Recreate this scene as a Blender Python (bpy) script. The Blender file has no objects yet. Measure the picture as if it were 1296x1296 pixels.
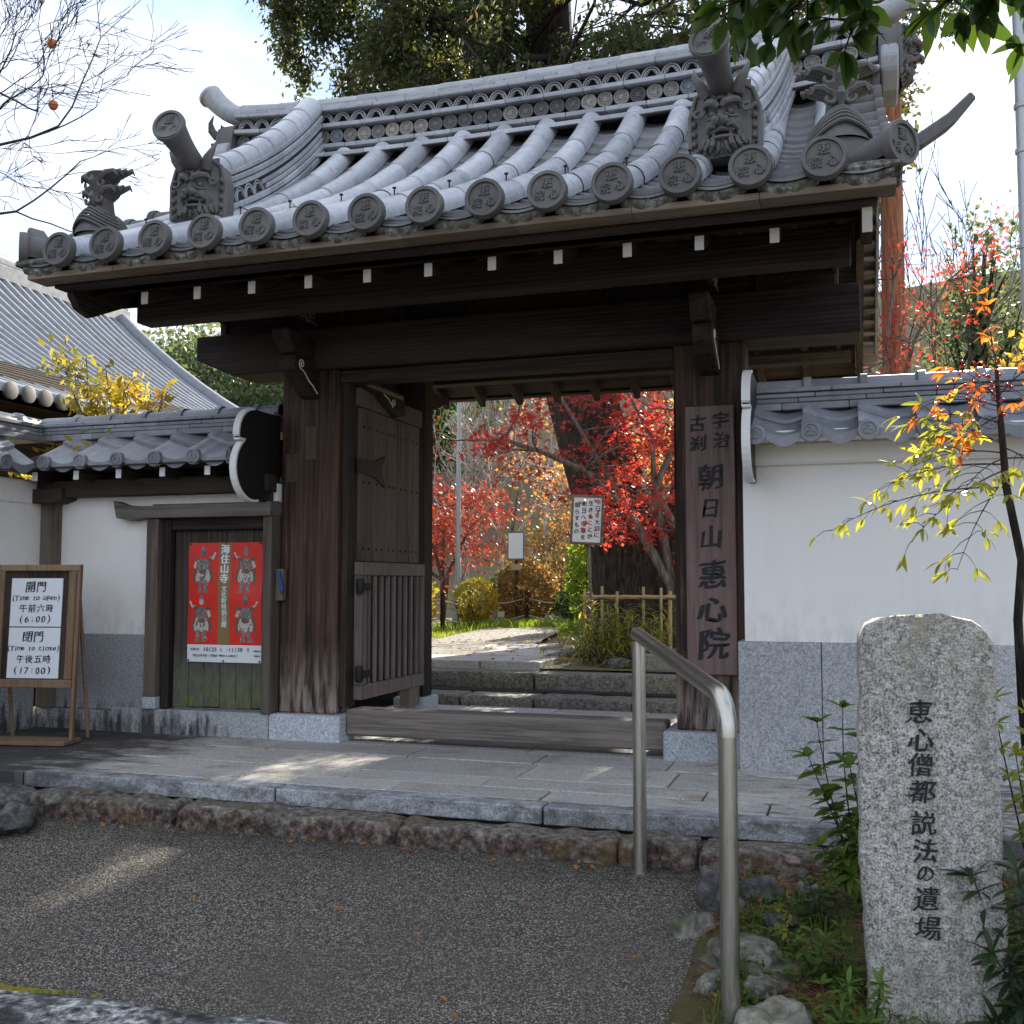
import bpy, bmesh, math, random
import numpy as np
from mathutils import Vector, Matrix, noise as mnoise

SC = bpy.context.scene
COL = SC.collection
rad = math.radians

# ------------------------------------------------------------------ camera
cam_d = bpy.data.cameras.new('camera')
cam = bpy.data.objects.new('camera', cam_d)
COL.objects.link(cam)
cam.location = (0, 0, 0.98)
cam.rotation_euler = (rad(90 + 3.814), 0, rad(18.0))
cam_d.sensor_width = 36
cam_d.lens = 36 * 1320 / 1296
cam_d.clip_start = 0.05
cam_d.clip_end = 2000
SC.camera = cam

# ------------------------------------------------------------------ sky and sun
SUN_EL, SUN_AZ = 27.0, 6.9          # degrees, azimuth from +Y towards +X
W = bpy.data.worlds.new('World')
SC.world = W
W.use_nodes = True
wn, wl = W.node_tree.nodes, W.node_tree.links
wn.clear()
sky = wn.new('ShaderNodeTexSky')
sky.sky_type = 'NISHITA'
sky.sun_disc = False
sky.sun_elevation = rad(SUN_EL)
sky.sun_rotation = rad(SUN_AZ)
sky.air_density = 1.0
sky.dust_density = 0.4
sky.ozone_density = 1.2
tc = wn.new('ShaderNodeTexCoord')
mp = wn.new('ShaderNodeMapping')
mp.inputs['Scale'].default_value = (1.0, 1.0, 2.6)
mp.inputs['Location'].default_value = (2.2, 8.1, 5.0)
nz = wn.new('ShaderNodeTexNoise')
nz.inputs['Scale'].default_value = 2.3
nz.inputs['Detail'].default_value = 7
nz.inputs['Roughness'].default_value = 0.55
cr = wn.new('ShaderNodeValToRGB')
cr.color_ramp.elements[0].position = 0.36
cr.color_ramp.elements[0].color = (0.955, 0.955, 0.955, 1)
cr.color_ramp.elements[1].position = 0.68
cr.color_ramp.elements[1].color = (0.985, 0.985, 0.985, 1)
bw = wn.new('ShaderNodeRGBToBW')
cl = wn.new('ShaderNodeMix'); cl.data_type = 'RGBA'; cl.blend_type = 'MULTIPLY'
cl.inputs[0].default_value = 1.0
cl.inputs[7].default_value = (1.12, 1.16, 1.22, 1)
mx = wn.new('ShaderNodeMix'); mx.data_type = 'RGBA'
bg = wn.new('ShaderNodeBackground')
bg.inputs['Strength'].default_value = 0.12
wo = wn.new('ShaderNodeOutputWorld')
wl.new(tc.outputs['Generated'], mp.inputs['Vector'])
wl.new(mp.outputs['Vector'], nz.inputs['Vector'])
wl.new(nz.outputs['Fac'], cr.inputs['Fac'])
wl.new(sky.outputs['Color'], bw.inputs['Color'])
wl.new(bw.outputs['Val'], cl.inputs[6])
wl.new(cr.outputs['Color'], mx.inputs[0])
wl.new(sky.outputs['Color'], mx.inputs[6])
hz = wn.new('ShaderNodeMix'); hz.data_type = 'RGBA'          # thin high cloud over the whole dome
hz.inputs[0].default_value = 0.975
hz.inputs[7].default_value = (2.00, 2.10, 2.36, 1)
wl.new(cl.outputs[2], hz.inputs[6])
cm_ = wn.new('ShaderNodeMix'); cm_.data_type = 'RGBA'; cm_.blend_type = 'MULTIPLY'
cm_.inputs[0].default_value = 1.0
c2 = wn.new('ShaderNodeValToRGB')                              # blue between the cloud sheets, whiter in them
c2.color_ramp.elements[0].position = 0.40; c2.color_ramp.elements[0].color = (0.50, 0.64, 0.84, 1)
c2.color_ramp.elements[1].position = 0.60; c2.color_ramp.elements[1].color = (1.04, 1.02, 0.98, 1)
wl.new(nz.outputs['Fac'], c2.inputs['Fac'])
wl.new(hz.outputs[2], cm_.inputs[6]); wl.new(c2.outputs['Color'], cm_.inputs[7])
wl.new(cm_.outputs[2], mx.inputs[7])
wl.new(mx.outputs[2], bg.inputs['Color'])
wl.new(bg.outputs['Background'], wo.inputs['Surface'])

sun_d = bpy.data.lights.new('sun', 'SUN')
sun_d.energy = 3.0
sun_d.angle = rad(0.53)
sun_d.color = (1.0, 0.93, 0.80)
sun = bpy.data.objects.new('sun', sun_d)
COL.objects.link(sun)
sd = Vector((math.sin(rad(SUN_AZ)) * math.cos(rad(SUN_EL)), math.cos(rad(SUN_AZ)) * math.cos(rad(SUN_EL)), math.sin(rad(SUN_EL))))
sun.rotation_euler = sd.to_track_quat('Z', 'Y').to_euler()
sun.location = (6, 30, 20)

SC.view_settings.view_transform = 'Standard'
SC.view_settings.look = 'None'
SC.view_settings.exposure = 2.42
SC.view_settings.gamma = 1.0
SC.cycles.max_bounces = 6
SC.cycles.transparent_max_bounces = 6
SC.cycles.caustics_reflective = False
SC.cycles.caustics_refractive = False
SC.cycles.sample_clamp_indirect = 6.0
SC.cycles.use_denoising = True

# ------------------------------------------------------------------ node helpers
class NB:
    """tiny node builder around one principled material"""
    def __init__(s, name):
        s.m = bpy.data.materials.new(name)
        s.m.use_nodes = True
        s.n, s.l = s.m.node_tree.nodes, s.m.node_tree.links
        s.b = s.n['Principled BSDF']
        s.out = s.n['Material Output']
        s._geo = s._tc = s._oi = None
    def put(s, sock, v):
        if isinstance(v, bpy.types.NodeSocket): s.l.new(v, sock)
        else:
            if isinstance(v, (tuple, list)) and len(v) == 3 and sock.type == 'RGBA': v = (*v, 1)
            sock.default_value = v
    def world(s, sc=(1, 1, 1), rot=(0, 0, 0)):
        if not s._geo: s._geo = s.n.new('ShaderNodeNewGeometry')
        return s.map(s._geo.outputs['Position'], sc, rot)
    def obj(s, sc=(1, 1, 1), rot=(0, 0, 0)):
        if not s._tc: s._tc = s.n.new('ShaderNodeTexCoord')
        return s.map(s._tc.outputs['Object'], sc, rot)
    def map(s, v, sc, rot=(0, 0, 0), loc=None):
        m = s.n.new('ShaderNodeMapping')
        m.inputs['Scale'].default_value = sc
        m.inputs['Rotation'].default_value = rot
        s.l.new(v, m.inputs['Vector'])
        return m.outputs['Vector']
    def island(s):
        if not s._geo: s._geo = s.n.new('ShaderNodeNewGeometry')
        return s._geo.outputs['Random Per Island']
    def rnd(s):
        if not s._oi: s._oi = s.n.new('ShaderNodeObjectInfo')
        return s._oi.outputs['Random']
    def noise(s, vec, scale=5, detail=4, rough=.55, dist=0., out='Fac'):
        t = s.n.new('ShaderNodeTexNoise')
        t.inputs['Scale'].default_value = scale
        t.inputs['Detail'].default_value = detail
        t.inputs['Roughness'].default_value = rough
        t.inputs['Distortion'].default_value = dist
        s.l.new(vec, t.inputs['Vector'])
        return t.outputs[out]
    def voro(s, vec, scale=5, feature='F1', out='Distance', rnd=1.0):
        t = s.n.new('ShaderNodeTexVoronoi')
        t.feature = feature
        t.inputs['Scale'].default_value = scale
        t.inputs['Randomness'].default_value = rnd
        s.l.new(vec, t.inputs['Vector'])
        return t.outputs[out]
    def wave(s, vec, scale=5, dist=3, detail=3, dscale=1.5, axis='X'):
        t = s.n.new('ShaderNodeTexWave')
        t.bands_direction = axis
        t.inputs['Scale'].default_value = scale
        t.inputs['Distortion'].default_value = dist
        t.inputs['Detail'].default_value = detail
        t.inputs['Detail Scale'].default_value = dscale
        s.l.new(vec, t.inputs['Vector'])
        return t.outputs['Fac']
    def ramp(s, fac, stops, interp='LINEAR'):
        r = s.n.new('ShaderNodeValToRGB')
        e = r.color_ramp.elements
        r.color_ramp.interpolation = interp
        while len(e) < len(stops): e.new(0.5)
        for k, (p, c) in enumerate(stops):
            if not isinstance(c, (tuple, list)): c = (c, c, c)
            e[k].position = p
            e[k].color = (*c[:3], 1)
        s.put(r.inputs['Fac'], fac)
        return r.outputs['Color']
    def mix(s, fac, a, b, mode='MIX'):
        m = s.n.new('ShaderNodeMix'); m.data_type = 'RGBA'; m.blend_type = mode
        s.put(m.inputs[0], fac); s.put(m.inputs[6], a); s.put(m.inputs[7], b)
        return m.outputs[2]
    def math(s, op, a, b=0.0, clamp=False):
        m = s.n.new('ShaderNodeMath'); m.operation = op; m.use_clamp = clamp
        s.put(m.inputs[0], a); s.put(m.inputs[1], b)
        return m.outputs[0]
    def sep(s, vec):
        x = s.n.new('ShaderNodeSeparateXYZ'); s.l.new(vec, x.inputs[0]); return x.outputs
    def val(s, col, v):
        """multiply a colour's brightness by v"""
        h = s.n.new('ShaderNodeHueSaturation')
        s.put(h.inputs['Value'], v); s.put(h.inputs['Color'], col)
        return h.outputs['Color']
    def mrange(s, v, a, b, c, d):
        m = s.n.new('ShaderNodeMapRange')
        s.put(m.inputs[0], v)
        for k, q in enumerate((a, b, c, d)): m.inputs[k + 1].default_value = q
        return m.outputs[0]
    def bump(s, h, strength=.4, dist=.01, prev=None):
        b = s.n.new('ShaderNodeBump')
        b.inputs['Strength'].default_value = strength
        b.inputs['Distance'].default_value = dist
        s.put(b.inputs['Height'], h)
        if prev is not None: s.l.new(prev, b.inputs['Normal'])
        s.l.new(b.outputs['Normal'], s.b.inputs['Normal'])
        return b.outputs['Normal']
    def fin(s, col=None, rough=.6, metal=0., spec=None):
        if col is not None: s.put(s.b.inputs['Base Color'], col)
        s.put(s.b.inputs['Roughness'], rough)
        s.put(s.b.inputs['Metallic'], metal)
        if spec is not None: s.put(s.b.inputs['Specular IOR Level'], spec)
        return s.m

MAT = {}
def plain(name, col, rough=.6, metal=0., var=.12, scale=14, bump=0.):
    b = NB(name)
    v = b.obj()
    n = b.noise(v, scale, 4)
    c = b.mix(n, tuple(q * (1 - var) for q in col), tuple(min(1, q * (1 + var)) for q in col))
    if bump: b.bump(b.noise(v, scale * 4, 3), bump, .004)
    MAT[name] = b.fin(c, rough, metal)
    return MAT[name]

def wood(name, axis, dark, mid, light, fine=1.0, rough=.72, bump=.5, rings=True, base_wear=None):
    """weathered timber, grain runs along axis"""
    b = NB(name)
    st = {'X': (.9, 16, 16), 'Y': (16, .9, 16), 'Z': (16, 16, .9)}[axis]
    st2 = {'X': (.35, 5, 5), 'Y': (5, .35, 5), 'Z': (5, 5, .35)}[axis]
    v = b.world(tuple(q * fine for q in st))
    g = b.noise(v, 2.6, 6, .62, .6)
    w2 = b.world(tuple(q * fine for q in st2))
    big = b.noise(w2, 1.3, 4, .5, 1.2)
    c = b.ramp(g, [(.28, dark), (.52, mid), (.78, light)])
    h = g
    if rings:
        ax = {'X': 'Z', 'Y': 'Z', 'Z': 'X'}[axis]
        wv = b.wave(w2, 2.4, 5.5, 3, .7, ax)
        c = b.mix(b.math('MULTIPLY', wv, .55), c, tuple(q * .45 for q in dark))
        h = b.math('SUBTRACT', g, b.math('MULTIPLY', wv, .45))
    c = b.mix(b.ramp(big, [(.42, 0), (.72, .75)]), c, tuple(q * .9 for q in light))
    c = b.val(c, b.mrange(b.rnd(), 0, 1, .82, 1.18))
    if base_wear:                       # bare, sun-bleached foot of a post
        z = b.sep(b.world())[2]
        f = b.math('MULTIPLY', b.mrange(z, base_wear[0], base_wear[1], 1, 0), b.ramp(b.noise(b.world((14, 14, 2)), 2, 4), [(.4, 0), (.6, 1)]))
        c = b.mix(f, c, base_wear[2])
    b.bump(h, bump, .006)
    MAT[name] = b.fin(c, rough, 0, .3)
    return MAT[name]

D0, D1, D2 = (.009, .006, .0055), (.027, .018, .0145), (.075, .050, .038)
wood('wood_x', 'X', D0, D1, D2)
wood('wood_y', 'Y', D0, D1, D2)
wood('wood_z', 'Z', D0, D1, D2)
wood('pillar_wood', 'Z', (.007, .0045, .004), (.034, .019, .0135), (.16, .088, .055), .8, base_wear=(.12, .60, (.36, .30, .25)))
wood('patch_wood', 'Z', (.03, .020, .014), (.075, .048, .034), (.14, .095, .07), 1.6, rings=False)
wood('door_wood', 'Z', (.060, .045, .040), (.135, .102, .088), (.21, .165, .14), 1.3, rings=False)
wood('lattice_wood', 'Z', (.095, .076, .066), (.19, .155, .134), (.29, .245, .215), 1.6, rings=False)
wood('sill_wood', 'X', (.065, .054, .046), (.155, .13, .11), (.27, .235, .20), 1.1, rings=False, bump=.7)
wood('board_wood', 'Z', (.10, .062, .054), (.175, .115, .10), (.25, .175, .155), 1.2, rings=False)
wood('eave_wood', 'X', (.10, .072, .052), (.19, .145, .105), (.28, .22, .165), 1.2, rings=False, bump=.2)
wood('sign_wood', 'Z', (.14, .085, .045), (.24, .15, .085), (.32, .21, .125), 1.6, rings=False, bump=.15)
wood('grey_wood', 'Z', (.045, .034, .026), (.11, .085, .065), (.20, .165, .13), 1.2, rings=False, bump=.7)

def mossy_door():
    b = NB('side_door_wood')
    g = b.noise(b.world((16, 16, .9)), 2.6, 6, .62, .6)
    c = b.ramp(g, [(.3, (.028, .020, .017)), (.55, (.065, .048, .040)), (.8, (.115, .088, .072))])
    z = b.sep(b.world())[2]
    n = b.noise(b.world((9, 9, 5)), 2.2, 5, .6)
    grey = b.math('MULTIPLY', b.mrange(z, .36, .62, 1, 0), b.ramp(n, [(.3, .45), (.65, 1)]))
    c = b.mix(grey, c, (.13, .135, .105))
    moss = b.math('MULTIPLY', b.mrange(z, .22, .50, 1, 0), b.ramp(b.noise(b.world((14, 14, 5)), 2.5, 5, .65), [(.42, 0), (.62, 1)]))
    c = b.mix(moss, c, (.15, .175, .06))
    b.bump(g, .6, .005)
    MAT['side_door_wood'] = b.fin(c, .8, 0, .2)
mossy_door()

def granite(name, a, m, l, scale=190, rough=.75, stain=None, bump=.25, rust=None, coord='world'):
    b = NB(name)
    v = b.world() if coord == 'world' else b.obj()
    n1 = b.noise(v, scale, 2, .6)
    n2 = b.noise(v, scale * .37, 3, .6)
    f = b.math('ADD', b.math('MULTIPLY', n1, .62), b.math('MULTIPLY', n2, .38))
    c = b.ramp(f, [(.38, a), (.5, m), (.62, l)])
    big = b.noise(v, 2.3, 4, .6)
    c = b.mix(b.ramp(big, [(.35, .0), (.75, .35)]), c, tuple(q * .55 for q in m))
    c = b.val(c, b.mrange(b.rnd(), 0, 1, .86, 1.12))
    if stain: c = stain(b, c)
    if rust:
        r = b.ramp(b.noise(b.world((1, 1, 1)), 3.1, 5, .7), [(.56, 0), (.72, .55)])
        c = b.mix(r, c, rust)
    b.bump(f, bump, .003)
    MAT[name] = b.fin(c, rough, 0, .35)
    return MAT[name]

granite('granite_blue', (.22, .24, .265), (.46, .49, .52), (.74, .76, .78))
granite('granite_base', (.23, .235, .24), (.44, .445, .45), (.68, .68, .68))
def base_stain(b, c):                       # black algae runs along the foot of the wing wall
    z = b.sep(b.world())[2]
    x = b.sep(b.world())[0]
    n = b.noise(b.world((13, 13, 2.2)), 1.6, 6, .7)
    top = b.math('MULTIPLY', b.mrange(z, .05, .36, 1, 0), b.mrange(x, -4.0, -3.55, 1, .05))
    f = b.ramp(b.math('ADD', n, b.math('MULTIPLY', top, .42)), [(.76, 0), (.96, .88)])
    return b.mix(f, c, (.022, .019, .020))
granite('granite_stained', (.20, .205, .21), (.40, .41, .41), (.62, .63, .63), stain=base_stain)
def slab_wear(b, c):                        # long-lasting dark damp patch of the paving on the left, ochre marks in the middle
    p = b.sep(b.world())
    n = b.noise(b.world((2.4, 5.5, 1)), 1.6, 6, .68)
    left = b.mrange(p[0], -4.6, -2.9, .46, -.28)
    f = b.ramp(b.math('ADD', n, left), [(.52, 0), (.78, .94)])
    c = b.mix(f, c, (.034, .031, .031))
    ruins = b.noise(b.world((1.6, 3, 1)), 2.1, 4, .6)
    r2 = b.ramp(ruins, [(.54, 0), (.70, .55)])
    c = b.mix(r2, c, (.24, .17, .085))
    right = b.mrange(p[0], -1.2, .6, 0, .2)
    f2 = b.ramp(b.math('ADD', b.noise(b.world((2.2, 8, 1)), 2.2, 5, .7), right), [(.6, 0), (.76, .8)])
    return b.mix(f2, c, (.06, .055, .055))
granite('granite_slab', (.27, .255, .235), (.47, .45, .415), (.65, .625, .58), 150, stain=slab_wear, rough=.68)
granite('granite_nosing', (.19, .195, .20), (.36, .37, .38), (.54, .55, .56), 150, stain=lambda b, c: b.mix(b.ramp(b.noise(b.world((5, 5, 9)), 1.7, 6, .7), [(.44, 0), (.62, .75)]), slab_wear(b, c), (.07, .065, .058)))
def stele_wear(b, c):                       # drip stains, lichen on the head, green algae near the soil
    z = b.sep(b.world())[2]
    drip = b.ramp(b.noise(b.world((16, 16, 1.6)), 1.2, 6, .65), [(.50, 0), (.72, .55)])
    c = b.mix(drip, c, (.15, .135, .11))
    head = b.math('MULTIPLY', b.mrange(z, .55, .86, 0, 1), b.ramp(b.noise(b.world(), 11, 5, .7), [(.46, 0), (.62, .8)]))
    c = b.mix(head, c, (.30, .27, .19))
    foot = b.math('MULTIPLY', b.mrange(z, -.30, .12, 1, 0), b.ramp(b.noise(b.world(), 7, 5, .7), [(.38, 0), (.62, .7)]))
    return b.mix(foot, c, (.13, .135, .095))
granite('granite_stele', (.11, .103, .092), (.44, .42, .375), (.80, .765, .70), 150, bump=.55, rough=.85, stain=stele_wear)
granite('step_stone', (.085, .078, .066), (.19, .178, .152), (.33, .31, .27), 60, bump=.6, rough=.85)
granite('fence_granite', (.12, .12, .11), (.24, .235, .22), (.36, .35, .33), 120)

def rust_stone():
    b = NB('rough_kerb_stone')
    v = b.world()
    n = b.noise(v, 26, 6, .72)
    m = b.noise(v, 5.5, 5, .65, .5)
    c = b.ramp(n, [(.34, (.018, .012, .011)), (.5, (.10, .062, .048)), (.66, (.30, .24, .19))])
    c = b.mix(b.ramp(m, [(.40, .0), (.62, .75)]), c, b.ramp(n, [(.36, (.022, .020, .018)), (.56, (.17, .155, .13)), (.72, (.42, .39, .33))]))
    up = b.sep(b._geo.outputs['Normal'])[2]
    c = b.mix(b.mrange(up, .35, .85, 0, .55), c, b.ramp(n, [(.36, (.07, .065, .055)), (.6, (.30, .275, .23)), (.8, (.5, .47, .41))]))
    ochre = b.ramp(b.noise(v, 3.3, 3, .5), [(.52, 0), (.66, .5)])
    c = b.mix(ochre, c, (.20, .125, .045))
    b.bump(n, .9, .02)
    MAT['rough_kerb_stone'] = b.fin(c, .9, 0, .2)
rust_stone()

def asphalt():
    b = NB('aggregate_asphalt')
    v = b.world()
    vd = b.voro(v, 165)
    vc = b.voro(v, 165, out='Color')
    r = b.sep(vc)[0]
    stone = b.ramp(r, [(.0, (.05, .042, .033)), (.34, (.135, .113, .088)), (.60, (.30, .255, .20)), (.9, (.56, .49, .40)), (1, (.80, .74, .64))])
    edge = b.ramp(vd, [(.36, 0), (.62, .85)])
    c = b.mix(edge, stone, (.012, .0115, .011))
    big = b.noise(v, 1.1, 6, .65)
    c = b.mix(b.ramp(big, [(.42, .0), (.64, .5)]), c, (.10, .086, .068))
    yy = b.sep(v)[1]
    darkened = b.math('MULTIPLY', b.mrange(yy, 3.95, 4.25, 0, 1), b.ramp(b.noise(v, 4, 5, .6), [(.3, .3), (.6, 1)]))  # darker towards the kerb, broken up by noise
    c = b.mix(b.math('MULTIPLY', darkened, .7), c, (.03, .028, .022))
    brown = b.ramp(b.noise(v, 1.7, 4, .6), [(.52, 0), (.75, .35)])
    c = b.mix(brown, c, (.09, .07, .042))
    h = b.math('SUBTRACT', 1.0, b.math('MULTIPLY', vd, 1.6))
    b.bump(b.math('MULTIPLY', h, b.math('ADD', r, .4)), .85, .006)
    MAT['aggregate_asphalt'] = b.fin(c, b.mrange(r, 0, 1, .85, .5), 0, .4)
asphalt()

def gutter():
    b = NB('gutter_stone')
    v = b.world()
    n = b.noise(v, 22, 6, .7)
    c = b.ramp(n, [(.38, (.03, .027, .025)), (.5, (.20, .19, .18)), (.60, (.62, .60, .57))])
    d = b.noise(v, 3.5, 4, .6)
    c = b.mix(b.ramp(d, [(.48, 0), (.62, .9)]), c, (.03, .028, .026))
    b.bump(n, .8, .012)
    MAT['gutter_stone'] = b.fin(c, .85, 0, .3)
gutter()

def plaster():
    b = NB('plaster')
    v = b.world()
    n = b.noise(v, 2.2, 5, .6)
    c = b.mix(n, (.93, .90, .84), (.87, .845, .80))
    streak = b.ramp(b.noise(b.world((9, 9, .8)), 1.5, 5, .6), [(.5, 0), (.8, .22)])
    c = b.mix(streak, c, (.68, .68, .65))
    z = b.sep(b.world())[2]
    low = b.math('MULTIPLY', b.mrange(z, .62, .95, .55, 0), b.ramp(b.noise(b.world((6, 6, 3)), 2.2, 5, .65), [(.42, 0), (.68, 1)]))
    c = b.mix(low, c, (.52, .49, .43))
    b.bump(b.noise(v, 150, 3), .08, .002)
    MAT['plaster'] = b.fin(c, .85, 0, .2)
plaster()

def kawara(name, a, l, metal=.25, rough=.42, dirt=.3, rndv=.2):
    b = NB(name)
    v = b.obj()
    w = b.world()
    n = b.noise(w, 9, 5, .6)
    c = b.mix(n, a, l)
    blot = b.noise(w, 26, 5, .7)
    c = b.mix(b.ramp(blot, [(.60, 0), (.70, dirt * 1.6)]), c, (.035, .035, .038))
    soot = b.ramp(b.noise(b.world((3, 3, 3)), 1.6, 6, .7), [(.52, 0), (.70, .5)])
    c = b.mix(soot, c, tuple(q * .45 for q in a))
    pale = b.ramp(b.noise(w, 15, 4, .6), [(.55, 0), (.75, .35)])
    c = b.mix(pale, c, tuple(min(1, q * 1.5) for q in l))
    c = b.val(c, b.mrange(b.rnd(), 0, 1, 1 - rndv, 1 + rndv))
    b.bump(b.noise(w, 60, 4), .12, .003)
    MAT[name] = b.fin(c, b.mrange(n, .3, .7, rough - .08, rough + .12), metal, .5)
kawara('roof_tile', (.40, .41, .43), (.54, .55, .57), .0, .30, .25)
kawara('roof_tile_flat', (.10, .10, .102), (.25, .25, .25), .0, .5)
kawara('roof_tile_clay', (.085, .079, .073), (.155, .146, .136), .05, .6)
kawara('roof_tile_ridge', (.30, .305, .315), (.44, .445, .455), .0, .48, .3, .18)
kawara('roof_tile_wall', (.17, .175, .19), (.30, .31, .335), .05, .40, .2)
kawara('roof_tile_hall', (.17, .18, .20), (.27, .285, .31), .1, .5, .1, .08)
def medallion_mat():
    b = NB('ridge_medallion')
    c = b.ramp(b.rnd(), [(0, (.085, .083, .082)), (.35, (.17, .165, .16)), (.6, (.30, .285, .25)), (.8, (.38, .36, .31)), (.92, (.20, .23, .27)), (1, (.42, .39, .33))])
    n = b.noise(b.world(), 45, 4)
    c = b.mix(b.ramp(n, [(.45, 0), (.7, .6)]), c, (.06, .06, .06))
    MAT['ridge_medallion'] = b.fin(c, .65)
medallion_mat()
def pendant_mat():
    b = NB('mossy_tile')
    n = b.noise(b.world(), 30, 5, .7)
    c = b.ramp(n, [(.36, (.035, .033, .030)), (.5, (.12, .115, .10)), (.66, (.33, .33, .28))])
    c = b.mix(b.ramp(b.noise(b.world(), 6, 3), [(.5, 0), (.65, .5)]), c, (.12, .12, .06))
    b.bump(n, .7, .006)
    MAT['mossy_tile'] = b.fin(c, .85)
pendant_mat()

plain('white_paint', (.84, .83, .80), .6)
plain('black_paint', (.010, .010, .011), .5)
plain('grey_carving', (.20, .19, .18), .7)
plain('iron', (.018, .017, .017), .5, .5)
plain('ink', (.012, .011, .013), .65)
plain('paper', (.80, .82, .83), .55, 0, .03)
plain('print_red', (.72, .028, .014), .35, 0, .06)
plain('print_gold', (.26, .16, .055), .4, 0, .1)
plain('print_white', (.80, .80, .80), .4, 0, .03)
plain('print_grey', (.22, .19, .17), .4, 0, .8, 60)
plain('print_brown', (.16, .10, .06), .4, 0, .6, 70)
plain('print_pale', (.52, .48, .43), .4, 0, .3, 70)
plain('print_blue', (.10, .12, .20), .4, 0, .4, 70)
plain('blue_plastic', (.02, .06, .17), .3)
plain('bamboo', (.42, .30, .14), .45, 0, .2, 30)
plain('galvanised', (.42, .44, .45), .45, .5, .1)
plain('rope', (.42, .36, .26), .9, 0, .2, 40)
plain('stone_grey', (.16, .155, .14), .9, 0, .5, 12, .8)
plain('persimmon', (.62, .16, .02), .35, 0, .25, 30)
plain('berry_red', (.55, .02, .02), .3, 0, .2, 30)
plain('cable', (.02, .02, .022), .6)
plain('dark_board', (.02, .019, .018), .8)

def steel():
    b = NB('brushed_steel')
    n = b.noise(b.world((60, 60, 4)), 3, 3)
    c = b.mix(b.noise(b.world(), 5, 4), (.46, .43, .36), (.62, .60, .55))
    MAT['brushed_steel'] = b.fin(c, b.mrange(n, .3, .7, .26, .40), 1.0)
steel()

def rockmat(name, a, m, l, moss=0.):
    b = NB(name)
    v = b.world()
    n = b.noise(v, 16, 7, .7, .3)
    c = b.ramp(n, [(.32, a), (.5, m), (.68, l)])
    c = b.val(c, b.mrange(b.rnd(), 0, 1, .75, 1.2))
    if moss:
        f = b.ramp(b.noise(v, 9, 5, .7), [(.5, 0), (.62, moss)])
        c = b.mix(f, c, (.07, .085, .025))
    b.bump(n, .9, .015)
    MAT[name] = b.fin(c, .88, 0, .25)
rockmat('rock', (.04, .036, .030), (.14, .128, .105), (.33, .31, .26), .5)
rockmat('rock_dark', (.025, .024, .024), (.085, .08, .078), (.22, .21, .20), .3)
rockmat('rock_pale', (.12, .11, .085), (.30, .275, .22), (.52, .49, .41), .4)

def soil(name, a, m, l, scale=24, patch=None):
    b = NB(name)
    v = b.world()
    n = b.noise(v, scale, 7, .72)
    c = b.ramp(n, [(.34, a), (.5, m), (.68, l)])
    if patch:
        f = b.ramp(b.noise(v, patch[1], 5, .65), [(.46, 0), (.58, .85)])
        c = b.mix(f, c, patch[0])
    b.bump(n, .9, .02)
    MAT[name] = b.fin(c, .95, 0, .15)
soil('soil', (.035, .024, .015), (.11, .075, .045), (.23, .16, .10), 30, ((.09, .085, .03), 3.5))
soil('garden_soil', (.08, .06, .04), (.20, .16, .11), (.36, .30, .22), 22, ((.20, .19, .06), 1.3))
soil('garden_path', (.22, .20, .17), (.30, .275, .24), (.38, .35, .31), 60)
soil('hill_ground', (.06, .05, .04), (.15, .125, .095), (.26, .22, .17), 5, ((.10, .10, .05), .6))

def leafmat(name, cols, trans=.55, rough=.5, clump=.5, spec=.3):
    """two-sided leaf: colour drawn per leaf, part of the light passes through"""
    b = NB(name)
    st = [(k / max(1, len(cols) - 1), c) for k, c in enumerate(cols)]
    f = b.math('ADD', b.math('MULTIPLY', b.island(), 1 - clump), b.math('MULTIPLY', b.ramp(b.noise(b.world(), 1.6, 3), [(.32, 0), (.68, 1)]), clump))
    c = b.ramp(f, st)
    b.fin(c, rough, 0, spec)
    t = b.n.new('ShaderNodeBsdfTranslucent')
    b.l.new(b.mix(1.0, c, (1.5, 1.35, .9), 'MULTIPLY'), t.inputs['Color'])
    m = b.n.new('ShaderNodeMixShader')
    m.inputs[0].default_value = trans
    b.l.new(b.b.outputs[0], m.inputs[1]); b.l.new(t.outputs[0], m.inputs[2])
    b.l.new(m.outputs[0], b.out.inputs['Surface'])
    MAT[name] = b.m
leafmat('leaf_cypress', [(.022, .034, .014), (.05, .072, .026), (.09, .108, .04), (.15, .10, .045)], .4)
leafmat('leaf_maple', [(.20, .018, .028), (.40, .035, .040), (.52, .07, .055), (.56, .17, .08)], .5)
leafmat('leaf_maple_dark', [(.15, .018, .022), (.30, .035, .035), (.42, .075, .05), (.40, .16, .07)], .45)
leafmat('leaf_orange', [(.30, .09, .03), (.46, .17, .05), (.52, .26, .08), (.30, .22, .10)], .5)
leafmat('leaf_yellow', [(.50, .24, .03), (.58, .36, .05), (.42, .34, .06)], .5)
leafmat('leaf_yellowgreen', [(.16, .20, .03), (.30, .28, .04), (.42, .34, .05), (.40, .20, .03)], .5)
leafmat('leaf_green', [(.03, .055, .016), (.055, .095, .025), (.095, .14, .035)], .4)
leafmat('leaf_bright', [(.09, .16, .02), (.17, .26, .03), (.28, .36, .05)], .5)
leafmat('leaf_far', [(.075, .105, .065), (.11, .15, .08), (.17, .20, .11)], .45)
leafmat('leaf_camellia', [(.022, .050, .010), (.04, .085, .015), (.085, .15, .02)], .45, .28, .2, .6)
leafmat('leaf_nandina', [(.20, .24, .03), (.34, .34, .05), (.13, .19, .03)], .5, .4, .3)
leafmat('leaf_nandina_red', [(.50, .06, .02), (.58, .16, .02), (.50, .28, .04)], .5, .4, .3)
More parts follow.
